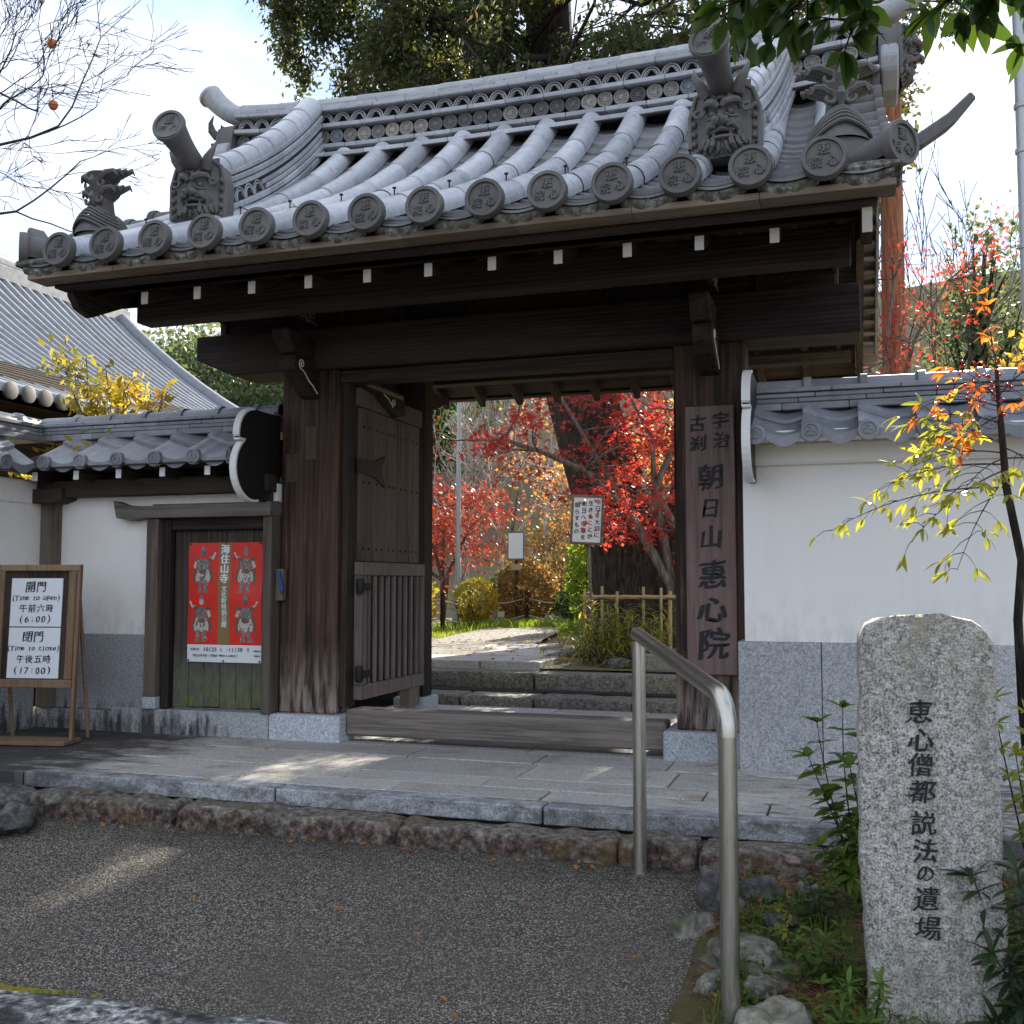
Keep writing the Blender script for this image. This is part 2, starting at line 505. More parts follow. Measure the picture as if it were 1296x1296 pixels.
leafmat('leaf_dark', [(.014, .030, .014), (.03, .055, .022), (.05, .085, .03)], .3, .4, .3)
leafmat('leaf_azalea', [(.06, .11, .02), (.11, .18, .03), (.16, .22, .05)], .4, .5, .3)
leafmat('leaf_rust', [(.10, .075, .03), (.22, .14, .05), (.32, .19, .075), (.12, .13, .04)], .4)
leafmat('grass_blade', [(.05, .09, .02), (.10, .15, .03), (.20, .20, .06)], .4)
leafmat('dry_needle', [(.20, .085, .035), (.32, .14, .05), (.40, .22, .09)], .2)
def bark(name, a, m, l, st=(14, 14, 2.5)):
    b = NB(name)
    n = b.noise(b.world(st), 2.2, 6, .65, .5)
    c = b.ramp(n, [(.34, a), (.5, m), (.68, l)])
    b.bump(n, .9, .02)
    MAT[name] = b.fin(c, .9, 0, .2)
bark('bark_dark', (.012, .010, .008), (.035, .028, .022), (.075, .062, .048))
bark('bark_grey', (.06, .05, .042), (.15, .13, .11), (.27, .24, .205))
bark('bark_pale', (.26, .23, .20), (.42, .38, .335), (.58, .53, .47))
bark('bark_red', (.14, .055, .028), (.30, .13, .07), (.42, .22, .13), (20, 20, 1.2))
bark('bark_twig', (.028, .024, .024), (.065, .055, .052), (.13, .11, .10))

# ------------------------------------------------------------------ mesh helpers
class MB:
    """collects shapes for ONE mesh object"""
    def __init__(s): s.v, s.f = [], []
    def add(s, vs, fs):
        o = len(s.v)
        s.v += [tuple(q) for q in vs]
        s.f += [tuple(i + o for i in q) for q in fs]
        return s
    def box(s, x0, x1, y0, y1, z0, z1):
        return s.add([(x0, y0, z0), (x1, y0, z0), (x1, y1, z0), (x0, y1, z0), (x0, y0, z1), (x1, y0, z1), (x1, y1, z1), (x0, y1, z1)],
                     [(0, 3, 2, 1), (4, 5, 6, 7), (0, 1, 5, 4), (1, 2, 6, 5), (2, 3, 7, 6), (3, 0, 4, 7)])
    def prism(s, poly, axis, a0, a1):
        """poly: 2-D outline; axis X -> (y,z), Y -> (x,z), Z -> (x,y)"""
        n = len(poly)
        def p(u, w, a): return {'X': (a, u, w), 'Y': (u, a, w), 'Z': (u, w, a)}[axis]
        vs = [p(u, w, a0) for u, w in poly] + [p(u, w, a1) for u, w in poly]
        fs = [tuple(range(n))[::-1], tuple(range(n, 2 * n))] + [(i, (i + 1) % n, (i + 1) % n + n, i + n) for i in range(n)]
        return s.add(vs, fs)
    def tube(s, pts, radii, n=8, cap=True, arc=None, up=None):
        pts = [Vector(p) for p in pts]
        if not hasattr(radii, '__len__'): radii = [radii] * len(pts)
        m = len(pts)
        vs, fs = [], []
        ref = Vector(up) if up else None
        for i in range(m):
            t = (pts[min(i + 1, m - 1)] - pts[max(i - 1, 0)]).normalized()
            if ref is None:
                ref = Vector((0, 0, 1)) if abs(t.z) < .9 else Vector((1, 0, 0))
            a = ref - t * ref.dot(t)
            a = a.normalized() if a.length > 1e-6 else t.orthogonal().normalized()
            b = t.cross(a)
            if up is None: ref = a
            for k in range(n):
                th = 2 * math.pi * k / n if arc is None else arc[0] + (arc[1] - arc[0]) * k / (n - 1)
                vs.append(pts[i] + (a * math.cos(th) + b * math.sin(th)) * radii[i])
        w = n if arc is None else n - 1
        for i in range(m - 1):
            for k in range(w):
                k2 = (k + 1) % n
                fs.append((i * n + k, i * n + k2, (i + 1) * n + k2, (i + 1) * n + k))
        if cap:
            fs.append(tuple(range(n))[::-1]); fs.append(tuple(range((m - 1) * n, m * n)))
        return s.add(vs, fs)
    def lathe(s, prof, n=16, origin=(0, 0, 0), axis='Z'):
        """prof: (radius, height) pairs"""
        vs, fs = [], []
        for r, h in prof:
            for k in range(n):
                th = 2 * math.pi * k / n
                u, w = r * math.cos(th), r * math.sin(th)
                q = {'Z': (u, w, h), 'Y': (u, h, w), 'X': (h, u, w)}[axis]
                vs.append((q[0] + origin[0], q[1] + origin[1], q[2] + origin[2]))
        for i in range(len(prof) - 1):
            for k in range(n):
                k2 = (k + 1) % n
                fs.append((i * n + k, i * n + k2, (i + 1) * n + k2, (i + 1) * n + k))
        fs.append(tuple(range(n))[::-1]); fs.append(tuple(range((len(prof) - 1) * n, len(prof) * n)))
        return s.add(vs, fs)
    def grid(s, fn, nu, nv):
        vs = [fn(i / nu, j / nv) for j in range(nv + 1) for i in range(nu + 1)]
        fs = [(j * (nu + 1) + i, j * (nu + 1) + i + 1, (j + 1) * (nu + 1) + i + 1, (j + 1) * (nu + 1) + i) for j in range(nv) for i in range(nu)]
        return s.add(vs, fs)
    def mesh(s, name, bevel=0., smooth=False, seg=1, fix=True):
        me = bpy.data.meshes.new(name)
        me.from_pydata(s.v, [], s.f)
        if bevel or fix:
            bm = bmesh.new(); bm.from_mesh(me)
            if fix: bmesh.ops.recalc_face_normals(bm, faces=bm.faces)
            if bevel:
                ed = [e for e in bm.edges if len(e.link_faces) == 2 and e.calc_face_angle(0) > .5]
                bmesh.ops.bevel(bm, geom=ed, offset=bevel, segments=seg, affect='EDGES', profile=.7)
            bm.to_mesh(me); bm.free()
        if smooth:
            for p in me.polygons: p.use_smooth = True
            if smooth != 'all': me.set_sharp_from_angle(angle=rad(40))
        me.update()
        return me

WL = {}                                      # world location of every Empty
def put(name, me, mat=None, parent=None, loc=(0, 0, 0), rot=None, scale=None):
    o = bpy.data.objects.new(name, me)
    COL.objects.link(o)
    if me is not None and mat is not None and len(me.materials) == 0: me.materials.append(MAT[mat])
    o.location = loc
    if rot is not None: o.rotation_euler = rot
    if scale is not None: o.scale = scale
    if parent is not None:
        o.parent = parent
        b = parent
        off = Vector(WL.get(parent.name, (0, 0, 0)))
        if any(off): o.matrix_parent_inverse = Matrix.Translation(-off)
    return o
def build(name, mb, mat, parent=None, bevel=0., smooth=False, seg=1, fix=True, loc=(0, 0, 0), rot=None):
    return put(name, mb.mesh(name, bevel, smooth, seg, fix), mat, parent, loc, rot)
def tag(o, label, cat, group=None):
    o['label'] = label; o['category'] = cat
    if group: o['group'] = group
    return o
def thing(name, label, cat, loc=(0, 0, 0), group=None):
    o = bpy.data.objects.new(name, None)
    COL.objects.link(o)
    o.empty_display_size = .1
    o.location = loc
    WL[o.name] = tuple(loc)
    return tag(o, label, cat, group)
def struct(o): o['kind'] = 'structure'; return o
def stuff(o): o['kind'] = 'stuff'; return o
def box(x0, x1, y0, y1, z0, z1): return MB().box(x0, x1, y0, y1, z0, z1)

def rock_mesh(name, seed, sx, sy, sz, sub=4, rough=.34, flat=.0):
    bm = bmesh.new()
    bmesh.ops.create_icosphere(bm, subdivisions=sub, radius=1)
    off = Vector((seed * 7.3, seed * 3.1, seed * 1.7))
    for v in bm.verts:
        d = mnoise.noise(v.co * 1.3 + off) * rough * 1.5 + mnoise.noise(v.co * 3.4 + off) * rough * .6 + mnoise.noise(v.co * 8 + off) * rough * .2
        c = v.co * (1 + d)
        m = max(abs(c.x), abs(c.y), abs(c.z))
        c = c.lerp(c / max(m, .001) * min(m, .82), .45)      # a touch of blockiness
        v.co = Vector((c.x * sx, c.y * sy, c.z * sz))
    me = bpy.data.meshes.new(name)
    bm.to_mesh(me); bm.free()
    for p in me.polygons: p.use_smooth = True
    return me

def block_mesh(name, seed, sx, sy, sz, cuts=5, amp=.012, bevel=.02):
    """roughly hewn block: a cut-up box with wobbling faces and worn edges; origin at its centre"""
    bm = bmesh.new()
    bmesh.ops.create_cube(bm, size=1)
    bmesh.ops.scale(bm, vec=(sx, sy, sz), verts=bm.verts)
    bmesh.ops.bevel(bm, geom=list(bm.edges), offset=bevel, segments=2, affect='EDGES', profile=.6)
    L = max(sx / 8, .05)
    long = [e for e in bm.edges if e.calc_length() > L * 2]
    bmesh.ops.subdivide_edges(bm, edges=long, cuts=cuts, use_grid_fill=True)
    off = Vector((seed * 5.7, seed * 2.3, seed * 9.1))
    for v in bm.verts:
        n = mnoise.noise_vector(v.co * 9 + off) * amp + mnoise.noise_vector(v.co * 26 + off) * amp * .5
        v.co += n
    me = bpy.data.meshes.new(name)
    bm.to_mesh(me); bm.free()
    for p in me.polygons: p.use_smooth = True
    return me

# ------------------------------------------------------------------ lettering
GL = {}
def glyph(ch, nib=.0, thin=0.):
    """flat mesh of one written character about 1 unit tall, centred; nib widens strokes like a slanted brush"""
    key = (ch, nib, thin)
    if key in GL: return GL[key]
    cu = bpy.data.curves.new('glyph', 'FONT')
    cu.body = ch
    cu.align_x = 'CENTER'
    cu.resolution_u = 3
    cu.offset = -thin
    ob = bpy.data.objects.new('glyph', cu)
    COL.objects.link(ob)
    bpy.context.view_layer.update()
    me = bpy.data.meshes.new_from_object(ob.evaluated_get(bpy.context.evaluated_depsgraph_get()))
    bpy.data.objects.remove(ob); bpy.data.curves.remove(cu)
    n = len(me.vertices)
    co = np.empty(n * 3); me.vertices.foreach_get('co', co); co = co.reshape(-1, 3)
    fs = [tuple(p.vertices) for p in me.polygons]
    bpy.data.meshes.remove(me)
    if n:
        co = co - (co.max(0) + co.min(0)) / 2
    GL[key] = (co, fs)
    return GL[key]
def lettering(items, place, nib=0., thin=0., lift=.0004, slant=0., wob=0.):
    """items: (char, u, v, size) -> one MB; place maps (u, v, lift) to a point"""
    mb = MB()
    for ch, u, v, sz in items:
        co, fs = glyph(ch, nib, thin)
        if len(co) == 0: continue
        if wob:                                     # uneven hand: strokes bow and swell a little
            co = np.array([(c[0] + wob * mnoise.noise(Vector((c[0] * 2.6 + u * 9, c[1] * 2.6 + v * 9, 1))) + wob * .35 * mnoise.noise(Vector((c[0] * 9, c[1] * 9, u * 50))),
                            c[1] + wob * mnoise.noise(Vector((c[0] * 2.6 + u * 9, c[1] * 2.6 + v * 9, 7))) + wob * .35 * mnoise.noise(Vector((c[0] * 9, c[1] * 9, v * 50 + 9))), 0) for c in co])
        offs = [(0, 0)] if not nib else [(-nib, -nib * .45), (0, 0), (nib, nib * .45)]
        for k, (du, dv) in enumerate(offs):
            mb.add([place(u + (c[0] + du + c[1] * slant) * sz, v + (c[1] + dv + c[0] * slant * .6) * sz, lift * (k + 1)) for c in co], fs)
    return mb
def line_of(text, u, v, size, adv=None):
    """horizontal line of text centred on u"""
    ws = [(adv or 1.0) * (1.0 if ord(c) > 0x2e00 else .56) * size for c in text]
    x = u - sum(ws) / 2
    out = []
    for c, w in zip(text, ws):
        if c != ' ': out.append((c, x + w / 2, v, size))
        x += w
    return out

# ------------------------------------------------------------------ foliage helpers
def leaf_cloud(name, pts, size, mat, parent, rng, droop=0., aspect=1.8, jitter=.5, flat=0., extra=None):
    """many small folded leaves around the given points, one mesh"""
    pts = np.asarray(pts, float)
    n = len(pts)
    d = rng.normal(size=(n, 3))
    d[:, 2] = d[:, 2] * (1 - flat) - droop
    d /= np.linalg.norm(d, axis=1)[:, None] + 1e-9
    q = rng.normal(size=(n, 3))
    if flat: q[:, 2] *= (1 - flat); 
    w = np.cross(d, q); w /= np.linalg.norm(w, axis=1)[:, None] + 1e-9
    if flat:
        up = np.zeros((n, 3)); up[:, 2] = 1
        up += rng.normal(size=(n, 3)) * .5 * (1.2 - flat)
        w2 = np.cross(d, up); w2 /= np.linalg.norm(w2, axis=1)[:, None] + 1e-9
        w = w2
    nn = np.cross(d, w)
    s = size * (1 + jitter * rng.uniform(-1, 1, n))[:, None]
    a = pts
    m1 = pts + d * s * .45 + w * s / aspect / 2 + nn * s * .10
    m2 = pts + d * s * .45 - w * s / aspect / 2 + nn * s * .10
    t = pts + d * s
    V = np.stack([a, m1, t, m2], 1).reshape(-1, 3)
    me = bpy.data.meshes.new(name)
    me.vertices.add(4 * n); me.vertices.foreach_set('co', V.ravel())
    me.loops.add(4 * n); me.loops.foreach_set('vertex_index', np.arange(4 * n, dtype=np.int32))
    me.polygons.add(n)
    me.polygons.foreach_set('loop_start', np.arange(0, 4 * n, 4, dtype=np.int32))
    me.polygons.foreach_set('loop_total', np.full(n, 4, dtype=np.int32))
    me.update(calc_edges=True)
    return put(name, me, mat, parent)

def star_cloud(name, pts, size, mat, parent, rng, jitter=.4):
    """maple leaves: five-pointed stars of five narrow lobes, one island each"""
    pts = np.asarray(pts, float); n = len(pts)
    nrm = rng.normal(size=(n, 3)); nrm[:, 2] = np.abs(nrm[:, 2]) + .4
    nrm /= np.linalg.norm(nrm, axis=1)[:, None]
    a = np.cross(nrm, rng.normal(size=(n, 3))); a /= np.linalg.norm(a, axis=1)[:, None] + 1e-9
    b = np.cross(nrm, a)
    s = size * (1 + jitter * rng.uniform(-1, 1, n))[:, None]
    ring = []
    L = [(-2.1, .62), (-1.65, .28), (-1.05, .92), (-.55, .30), (0, 1.12), (.55, .30), (1.05, .92), (1.65, .28), (2.1, .62), (math.pi, .18)]
    for th, r in L:
        ring.append(pts + (a * math.cos(th) + b * math.sin(th)) * s * r * .5 - nrm * s * .1 * r)
    k = len(L)
    V = np.stack(ring, 1).reshape(-1, 3)
    me = bpy.data.meshes.new(name)
    me.vertices.add(k * n); me.vertices.foreach_set('co', V.ravel())
    me.loops.add(k * n); me.loops.foreach_set('vertex_index', np.arange(k * n, dtype=np.int32))
    me.polygons.add(n)
    me.polygons.foreach_set('loop_start', np.arange(0, k * n, k, dtype=np.int32))
    me.polygons.foreach_set('loop_total', np.full(n, k, dtype=np.int32))
    me.update(calc_edges=True)
    return put(name, me, mat, parent)

def grow(rng, p, d, length, r, depth, out, tips, bend=.25, split=(2, 3), up=.12, shrink=.72, spread=.6, steps=4, rmin=.002, side=.0):
    """recursive limb: appends (points, radii) to out and end points to tips"""
    pts, rr = [Vector(p)], [r]
    d = Vector(d).normalized()
    for k in range(steps):
        j = Vector(rng.normal(size=3)) * bend / steps ** .5
        d = (d + j + Vector((0, 0, up / steps))).normalized()
        pts.append(pts[-1] + d * length / steps)
        rr.append(max(rmin, r * (1 - (1 - .6) * (k + 1) / steps)))
    out.append((pts, rr))
    if depth <= 0:
        tips.append(pts[-1]); tips.append(pts[-2]); return
    nb = int(rng.integers(split[0], split[1] + 1))
    for b in range(nb):
        ax = Vector(rng.normal(size=3))
        nd = (d + (ax - d * ax.dot(d)).normalized() * spread * rng.uniform(.6, 1.25)).normalized()
        at = pts[-1] if b == 0 else pts[int(rng.integers(max(1, steps - 2), steps + 1))]
        grow(rng, at, nd, length * shrink * rng.uniform(.8, 1.15), max(rmin, rr[-1] * (.85 if b == 0 else .68)), depth - 1, out, tips, bend, split, up, shrink, spread, max(2, steps - 1), rmin)

def limbs(name, out, mat, parent, n=6, thin=4):
    mb = MB()
    for pts, rr in out:
        mb.tube(pts, rr, n if rr[0] > .02 else thin, cap=rr[0] > .02)
    return build(name, mb, mat, parent, smooth='all', fix=False)

def around(rng, tips, count, spread, squash=.7):
    t = np.array([tuple(q) for q in tips])
    i = rng.integers(0, len(t), count)
    o = rng.normal(size=(count, 3)) * spread
    o[:, 2] *= squash
    return t[i] + o

# ================================================================== THE SETTING
RNG = np.random.default_rng(11)
random.seed(5)
def zramp(y): return -.175 - .125 * (4.2 - y)

g = box(-900, 900, -900, 900, -.9, -.78)
struct(build('ground', g, 'soil'))
# public road in front, below the gutter stones
struct(build('road', MB().add([(-40, -30, -.62), (30, -30, -.62), (30, 2.36, -.42), (-40, 2.36, -.42)], [(0, 1, 2, 3)]), 'aggregate_asphalt', fix=False))
# gutter edge of rough stone: lumpy strip
def gut(u, v):
    x, y = -14 + 22 * u, 2.3 + .545 * v
    n = mnoise.noise(Vector((x * 3, y * 5, .3))) * .014 + mnoise.noise(Vector((x * 9, y * 9, 4))) * .007
    edge = max(0, (v - .86) / .14)
    yy = y + mnoise.noise(Vector((x * 2.2, 7, 0))) * .02
    return (x, yy, zramp(2.84) + .030 + n - .05 * edge ** 2)
struct(build('gutter_edge', MB().grid(gut, 280, 12), 'gutter_stone', smooth='all', fix=False))
# approach ramp of exposed aggregate asphalt
def ramp_s(u, v):
    x, y = -9 + 9.2 * u, 2.7 + 1.68 * v
    return (x, y, zramp(y) + mnoise.noise(Vector((x * .8, y * .8, 0))) * .008)
struct(build('approach_ramp', MB().grid(ramp_s, 60, 14), 'aggregate_asphalt', smooth='all', fix=False))

# paved platform under and before the gate
plat = struct(build('platform', box(-5.6, 2.6, 4.46, 8.2, -.5, -.035), 'dark_board'))
def slab(x0, x1, y0, y1, top, mat='granite_slab', bot=-.09, par=None, name='paving_slab'):
    g = .005
    return build(name, box(x0 + g, x1 - g, y0 + g, y1 - g, bot, top + random.uniform(-.002, .002)), mat, par or plat, bevel=.005)
def row(y0, y1, cuts, top=0., mat='granite_slab', name='paving_slab', bot=-.09):
    for a, b in zip(cuts[:-1], cuts[1:]): slab(a, b, y0, y1, top, mat, bot, name=name)
row(4.42, 4.56, [-5.55, -4.1, -2.62, -1.3, .1, 1.4, 2.55], 0, 'granite_nosing', 'kerb_slab', -.075)
row(4.56, 4.79, [-5.55, -4.75, -3.55, -2.94, -2.10, -1.36, -.36, .55, 1.6, 2.55])
row(4.79, 5.03, [-5.55, -4.3, -3.25, -2.45, -1.72, -.66, .25, 1.2, 2.55])
row(5.03, 5.46, [-5.55, -4.6, -3.62, -2.76, -1.62, -.86, .1, 1.0, 2.55])
row(5.46, 5.80, [-5.55, -4.9, -3.98, -3.3, -2.4, -1.66, -.94, .2, 1.1, 2.55])
row(5.80, 6.42, [-5.55, -4.5, -3.5, -2.7, -1.8, -.95, .2, 2.55])
row(6.42, 7.1, [-3.5, -2.75, -1.9, -1.1, -.5])
row(7.1, 7.84, [-3.5, -2.9, -2.15, -1.45, -.5])
# kerb of rough rusty stones along the foot of the platform
xs = [-3.95, -3.05, -1.92, -.93, -.60, .35, 1.3]
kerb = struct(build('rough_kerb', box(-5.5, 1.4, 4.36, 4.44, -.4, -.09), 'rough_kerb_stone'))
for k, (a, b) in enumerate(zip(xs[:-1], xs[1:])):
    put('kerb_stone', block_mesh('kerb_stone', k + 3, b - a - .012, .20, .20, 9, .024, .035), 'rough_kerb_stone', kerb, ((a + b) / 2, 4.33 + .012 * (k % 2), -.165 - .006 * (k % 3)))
# garden behind the walls: ground, rising to a wooded slope far back
def gz(x, y):
    z = .238
    if y > 21: z += (y - 21) * .012 + max(0, y - 25) ** 1.25 * .30
    z = min(z, 13.5)
    return z + (mnoise.noise(Vector((x * .35, y * .35, 0))) * .03 if y > 9.5 else 0) + (mnoise.noise(Vector((x * .1, y * .1, 5))) * .8 if y > 28 else 0)
gs = MB()
def gmain(u, v):
    x, y = -70 + 120 * u, 8.62 + 78 * v ** 1.6
    return (x, y, gz(x, y))
gs.grid(gmain, 120, 90)
gs.add([(-70, 6.25, .238), (-3.62, 6.25, .238), (-3.62, 8.62, .238), (-70, 8.62, .238)], [(0, 1, 2, 3)])
gs.add([(-.45, 6.25, .238), (50, 6.25, .238), (50, 8.62, .238), (-.45, 8.62, .238)], [(0, 1, 2, 3)])
struct(build('garden_ground', gs, 'garden_soil', smooth='all', fix=False))
def ribbon(pa, pb, dz): 
    m = MB()
    n = len(pa)
    m.add([(x, y, gz(x, y) + dz) for x, y in pa] + [(x, y, gz(x, y) + dz) for x, y in pb], [(i, i + 1, n + i + 1, n + i) for i in range(n - 1)])
    return m
PR = [(-2.55, 8.66), (-2.9, 9.6), (-3.35, 11), (-3.7, 13), (-4.0, 15), (-4.15, 17), (-3.4, 19.5), (-2.2, 21)]
PL = [(-4.3, 8.66), (-4.45, 9.6), (-4.65, 11), (-4.95, 13), (-5.2, 15), (-5.35, 17), (-5.2, 19.5), (-4.6, 21)]
path = struct(build('garden_path', ribbon(PL, PR, .045), 'garden_path', fix=False))
# stone flags at the near end of the path
for (x0, x1, y0, y1) in [(-4.0, -3.1, 8.62, 9.25), (-3.09, -2.55, 8.62, 9.3), (-4.15, -3.45, 9.27, 10.1), (-3.44, -2.75, 9.32, 10.15), (-4.3, -3.7, 10.12, 11.0), (-3.69, -3.05, 10.17, 11.05)]:
    build('path_flag', box(x0, x1, y0, y1, .20, .292 + random.uniform(-.003, .003)), 'granite_slab', path, bevel=.006)
# two steps of long stones up to the garden
steps = struct(build('garden_steps', box(-3.6, -.45, 8.2, 8.6, -.3, .085), 'dark_board'))
x = -3.55
for k, w in enumerate([.55, .62, .78, .66, .42]):
    put('step_stone', block_mesh('step_stone', k + 31, w - .015, .52, .13, 4, .010, .022), 'step_stone', steps, (x + w / 2, 8.12, .010)); x += w
x = -3.58
for k, w in enumerate([1.05, 1.62, .46]):
    put('step_stone', block_mesh('step_stone', k + 41, w - .015, .30, .16, 5, .010, .022), 'step_stone', steps, (x + w / 2, 8.52, .140)); x += w

# ================================================================== THE GATE
XC, YR = -1.995, 6.62
gate = thing('temple_gate', 'large old wooden temple gate under a curved grey tiled roof, one door leaf standing open', 'gate', (XC, 5.9, 0))
def gp(name, mb, mat, bevel=.006, par=None, smooth=False): return build(name, mb, mat, par or gate, bevel=bevel, smooth=smooth)
def mir(x): return 2 * XC - x
for sx in (0, 1):
    f = (lambda a, b: (a, b)) if sx == 0 else (lambda a, b: (mir(b), mir(a)))
    a, b = f(-3.475, -2.985)
    gp('plinth', box(a, b, 5.78, 6.16, -.03, .158), 'granite_blue', .008)
    a, b = f(-3.45, -3.05)
    p = gp('pillar', box(a, b, 5.85, 6.09, .158, 2.36), 'pillar_wood', .012)
    if sx == 0:
        build('wood_patch', box(-3.275, -3.20, 5.8475, 5.87, 1.75, 1.96), 'patch_wood', p, bevel=.002)
        build('wood_patch', box(-3.415, -3.33, 5.8470, 5.87, 1.61, 1.79), 'patch_wood', p, bevel=.002)
    a, b = f(-3.05, -3.005) if sx == 0 else (-.935, -.86)
    gp('door_jamb', box(a, b, 6.0 if sx else 5.90, 6.10 if sx else 6.04, .2, 2.3), 'wood_z', .004)
    # rear supporting post with its foot stone
    a, b = f(-3.16, -2.99)
    gp('rear_post', box(a, b, 7.10, 7.27, .14, 2.80), 'wood_z')
    a, b = f(-3.20, -2.955)
    gp('rear_plinth', box(a, b, 7.04, 7.32, -.03, .14), 'granite_blue', .01)
gp('threshold', box(-2.984, mir(-2.984), 5.86, 6.06, .035, .192), 'sill_wood', .012)
# main cross beam, its ends cut at a slant underneath
gp('main_beam', MB().prism([(-4.07, 2.585), (-4.07, 2.43), (-3.80, 2.315), (mir(-4.07), 2.315), (mir(-4.07), 2.585)], 'Y', 5.80, 6.12), 'wood_x', .01)
gp('door_lintel', box(-3.05, mir(-3.05), 5.87, 6.02, 2.235, 2.312), 'wood_x')
gp('rear_tie_beam', box(-3.9, mir(-3.9), 7.12, 7.25, 2.57, 2.70), 'wood_x')
gp('upper_beam', box(-3.98, mir(-3.98), 5.9, 6.05, 2.74, 2.90), 'wood_x')
for k in range(9):
    x0 = -3.95 + k * .436
    gp('wall_panel', box(x0 + .02, x0 + .41, 5.955, 5.985, 2.587, 2.738), 'wood_x', .003)
    gp('strut', box(x0 - .022, x0 + .022, 5.925, 6.01, 2.587, 2.738), 'wood_z', .004)
# eave purlins, front and rear
for y0, y1, z0 in ((5.13, 5.27, 2.515), (2 * YR - 5.27, 2 * YR - 5.13, 2.61)):
    gp('eave_purlin', box(-4.02, mir(-4.02), y0, y1, z0, 2.685), 'wood_x')
# bracket arms over the pillars with carved noses and white scroll lines
def scroll_line(c, r, turns, tail, n=34):
    pts = []
    for i in range(n):
        t = i / (n - 1)
        th = t * turns * 2 * math.pi + 1.2
        pts.append((c[0] + math.cos(th) * r * (.12 + .88 * t), c[1] + math.sin(th) * r * (.12 + .88 * t)))
    for q in tail: pts.append(q)
    return pts
for xm in (-3.25, mir(-3.25)):
    arm = gp('bracket_arm', MB().prism([(5.46, 2.512), (5.47, 2.46), (5.56, 2.376), (2 * YR - 5.40, 2.376), (2 * YR - 5.15, 2.47), (2 * YR - 5.15, 2.512)], 'X', xm - .055, xm + .055), 'wood_y', .008)
    nose = [(5.86, 2.373), (5.58, 2.373), (5.552, 2.35), (5.545, 2.31), (5.57, 2.27), (5.63, 2.245), (5.70, 2.20), (5.78, 2.15), (5.86, 2.13)]
    build('carved_nose', MB().prism(nose, 'X', xm - .05, xm + .06), 'wood_y', arm, bevel=.006)
    ln = scroll_line((5.63, 2.315), .036, 1.6, [(5.67, 2.265), (5.72, 2.225), (5.77, 2.205), (5.83, 2.165)])
    build('scroll_line', MB().tube([(xm + .062, y, z) for y, z in ln], .0042, 5), 'white_paint', arm, fix=False)
    # carved cloud at the side of the arm
    cl2 = scroll_line((5.62, 2.66), .05, 1.7, [(5.70, 2.60), (5.78, 2.61)])
    cl3 = scroll_line((5.75, 2.65), .045, 1.5, [(5.82, 2.60)])
    c = build('carved_cloud', MB().prism([(5.5, 2.60), (5.9, 2.60), (5.9, 2.72), (5.5, 2.72)], 'X', xm + .02, xm + .06), 'wood_y', arm, bevel=.01)
    build('scroll_line', MB().tube([(xm + .062, y, z) for y, z in cl2], .004, 5).tube([(xm + .062, y, z) for y, z in cl3], .004, 5), 'grey_carving', arm, fix=False)
    # small scroll bracket inside the door head
s = MB().prism([(5.98, 2.232), (6.62, 2.232), (6.62, 2.13), (6.50, 2.10), (6.34, 2.15), (6.20, 2.21), (5.98, 2.228)], 'X', -3.02, -2.93)
hd = gp('head_bracket', s, 'wood_y', .004)
build('scroll_line', MB().tube([(-2.928, y, z) for y, z in scroll_line((6.42, 2.185), .032, 1.5, [(6.34, 2.20), (6.26, 2.222)])], .0035, 5), 'white_paint', hd, fix=False)

# rafters with white painted ends
def rz(y): return 2.545 + .42 * (y - 4.78)
def raft_mesh(h=.034, w=.021):
    return MB().prism([(4.78, rz(4.78) - h), (YR, rz(YR) - h), (YR, rz(YR) + h), (4.78, rz(4.78) + h)], 'X', -w, w).mesh('rafter', .004)
rm = raft_mesh()
rm2 = raft_mesh(.055, .026)
cm = box(-.0215, .0215, 4.772, 4.779, rz(4.78) - .033, rz(4.78) + .035).mesh('rafter_end', .002)
for k in range(11):
    x = XC + (k - 5) * .339
    r = put('rafter', rm, 'wood_y', gate, (x, 0, 0))
    e = put('white_end', cm, 'white_paint', gate, (x, 0, 0)); e.parent = r; e.matrix_parent_inverse = Matrix.Identity(4); e.location = (0, 0, 0)
    r2 = put('rear_rafter', rm2, 'wood_y', gate, (x, 2 * YR, 0), (0, 0, math.pi))
# soffit boards above the rafters
for sgn in (0, 1):
    for k in range(1, 12):
        y0, y1 = 4.625 + k * .166, 4.625 + k * .166 + .160
        q = [(y0, rz(y0) + .038), (y1, rz(y1) + .038), (y1, rz(y1) + .052), (y0, rz(y0) + .052)]
        if sgn: q = [(2 * YR - a, b) for a, b in q]
        gp('soffit_board', MB().prism(q, 'X', -4.05, mir(-4.05)), 'wood_x', 0)
# eave battens
for sgn in (0, 1):
    fy = (lambda a, b: (a, b)) if not sgn else (lambda a, b: (2 * YR - b, 2 * YR - a))
    a, b = fy(4.575, 4.67)
    gp('eave_fascia', box(-4.13, mir(-4.13), a, b, 2.584, 2.603), 'wood_x')
    n = 8
    for k in range(n):
        x0 = -4.20 + k * (4.41 / n)
        a, b = fy(4.455 if not sgn else 4.455, 4.60)
        gp('eave_board', box(x0 + .001, x0 + 4.41 / n - .001, a, b, 2.604, 2.634), 'eave_wood', .002)

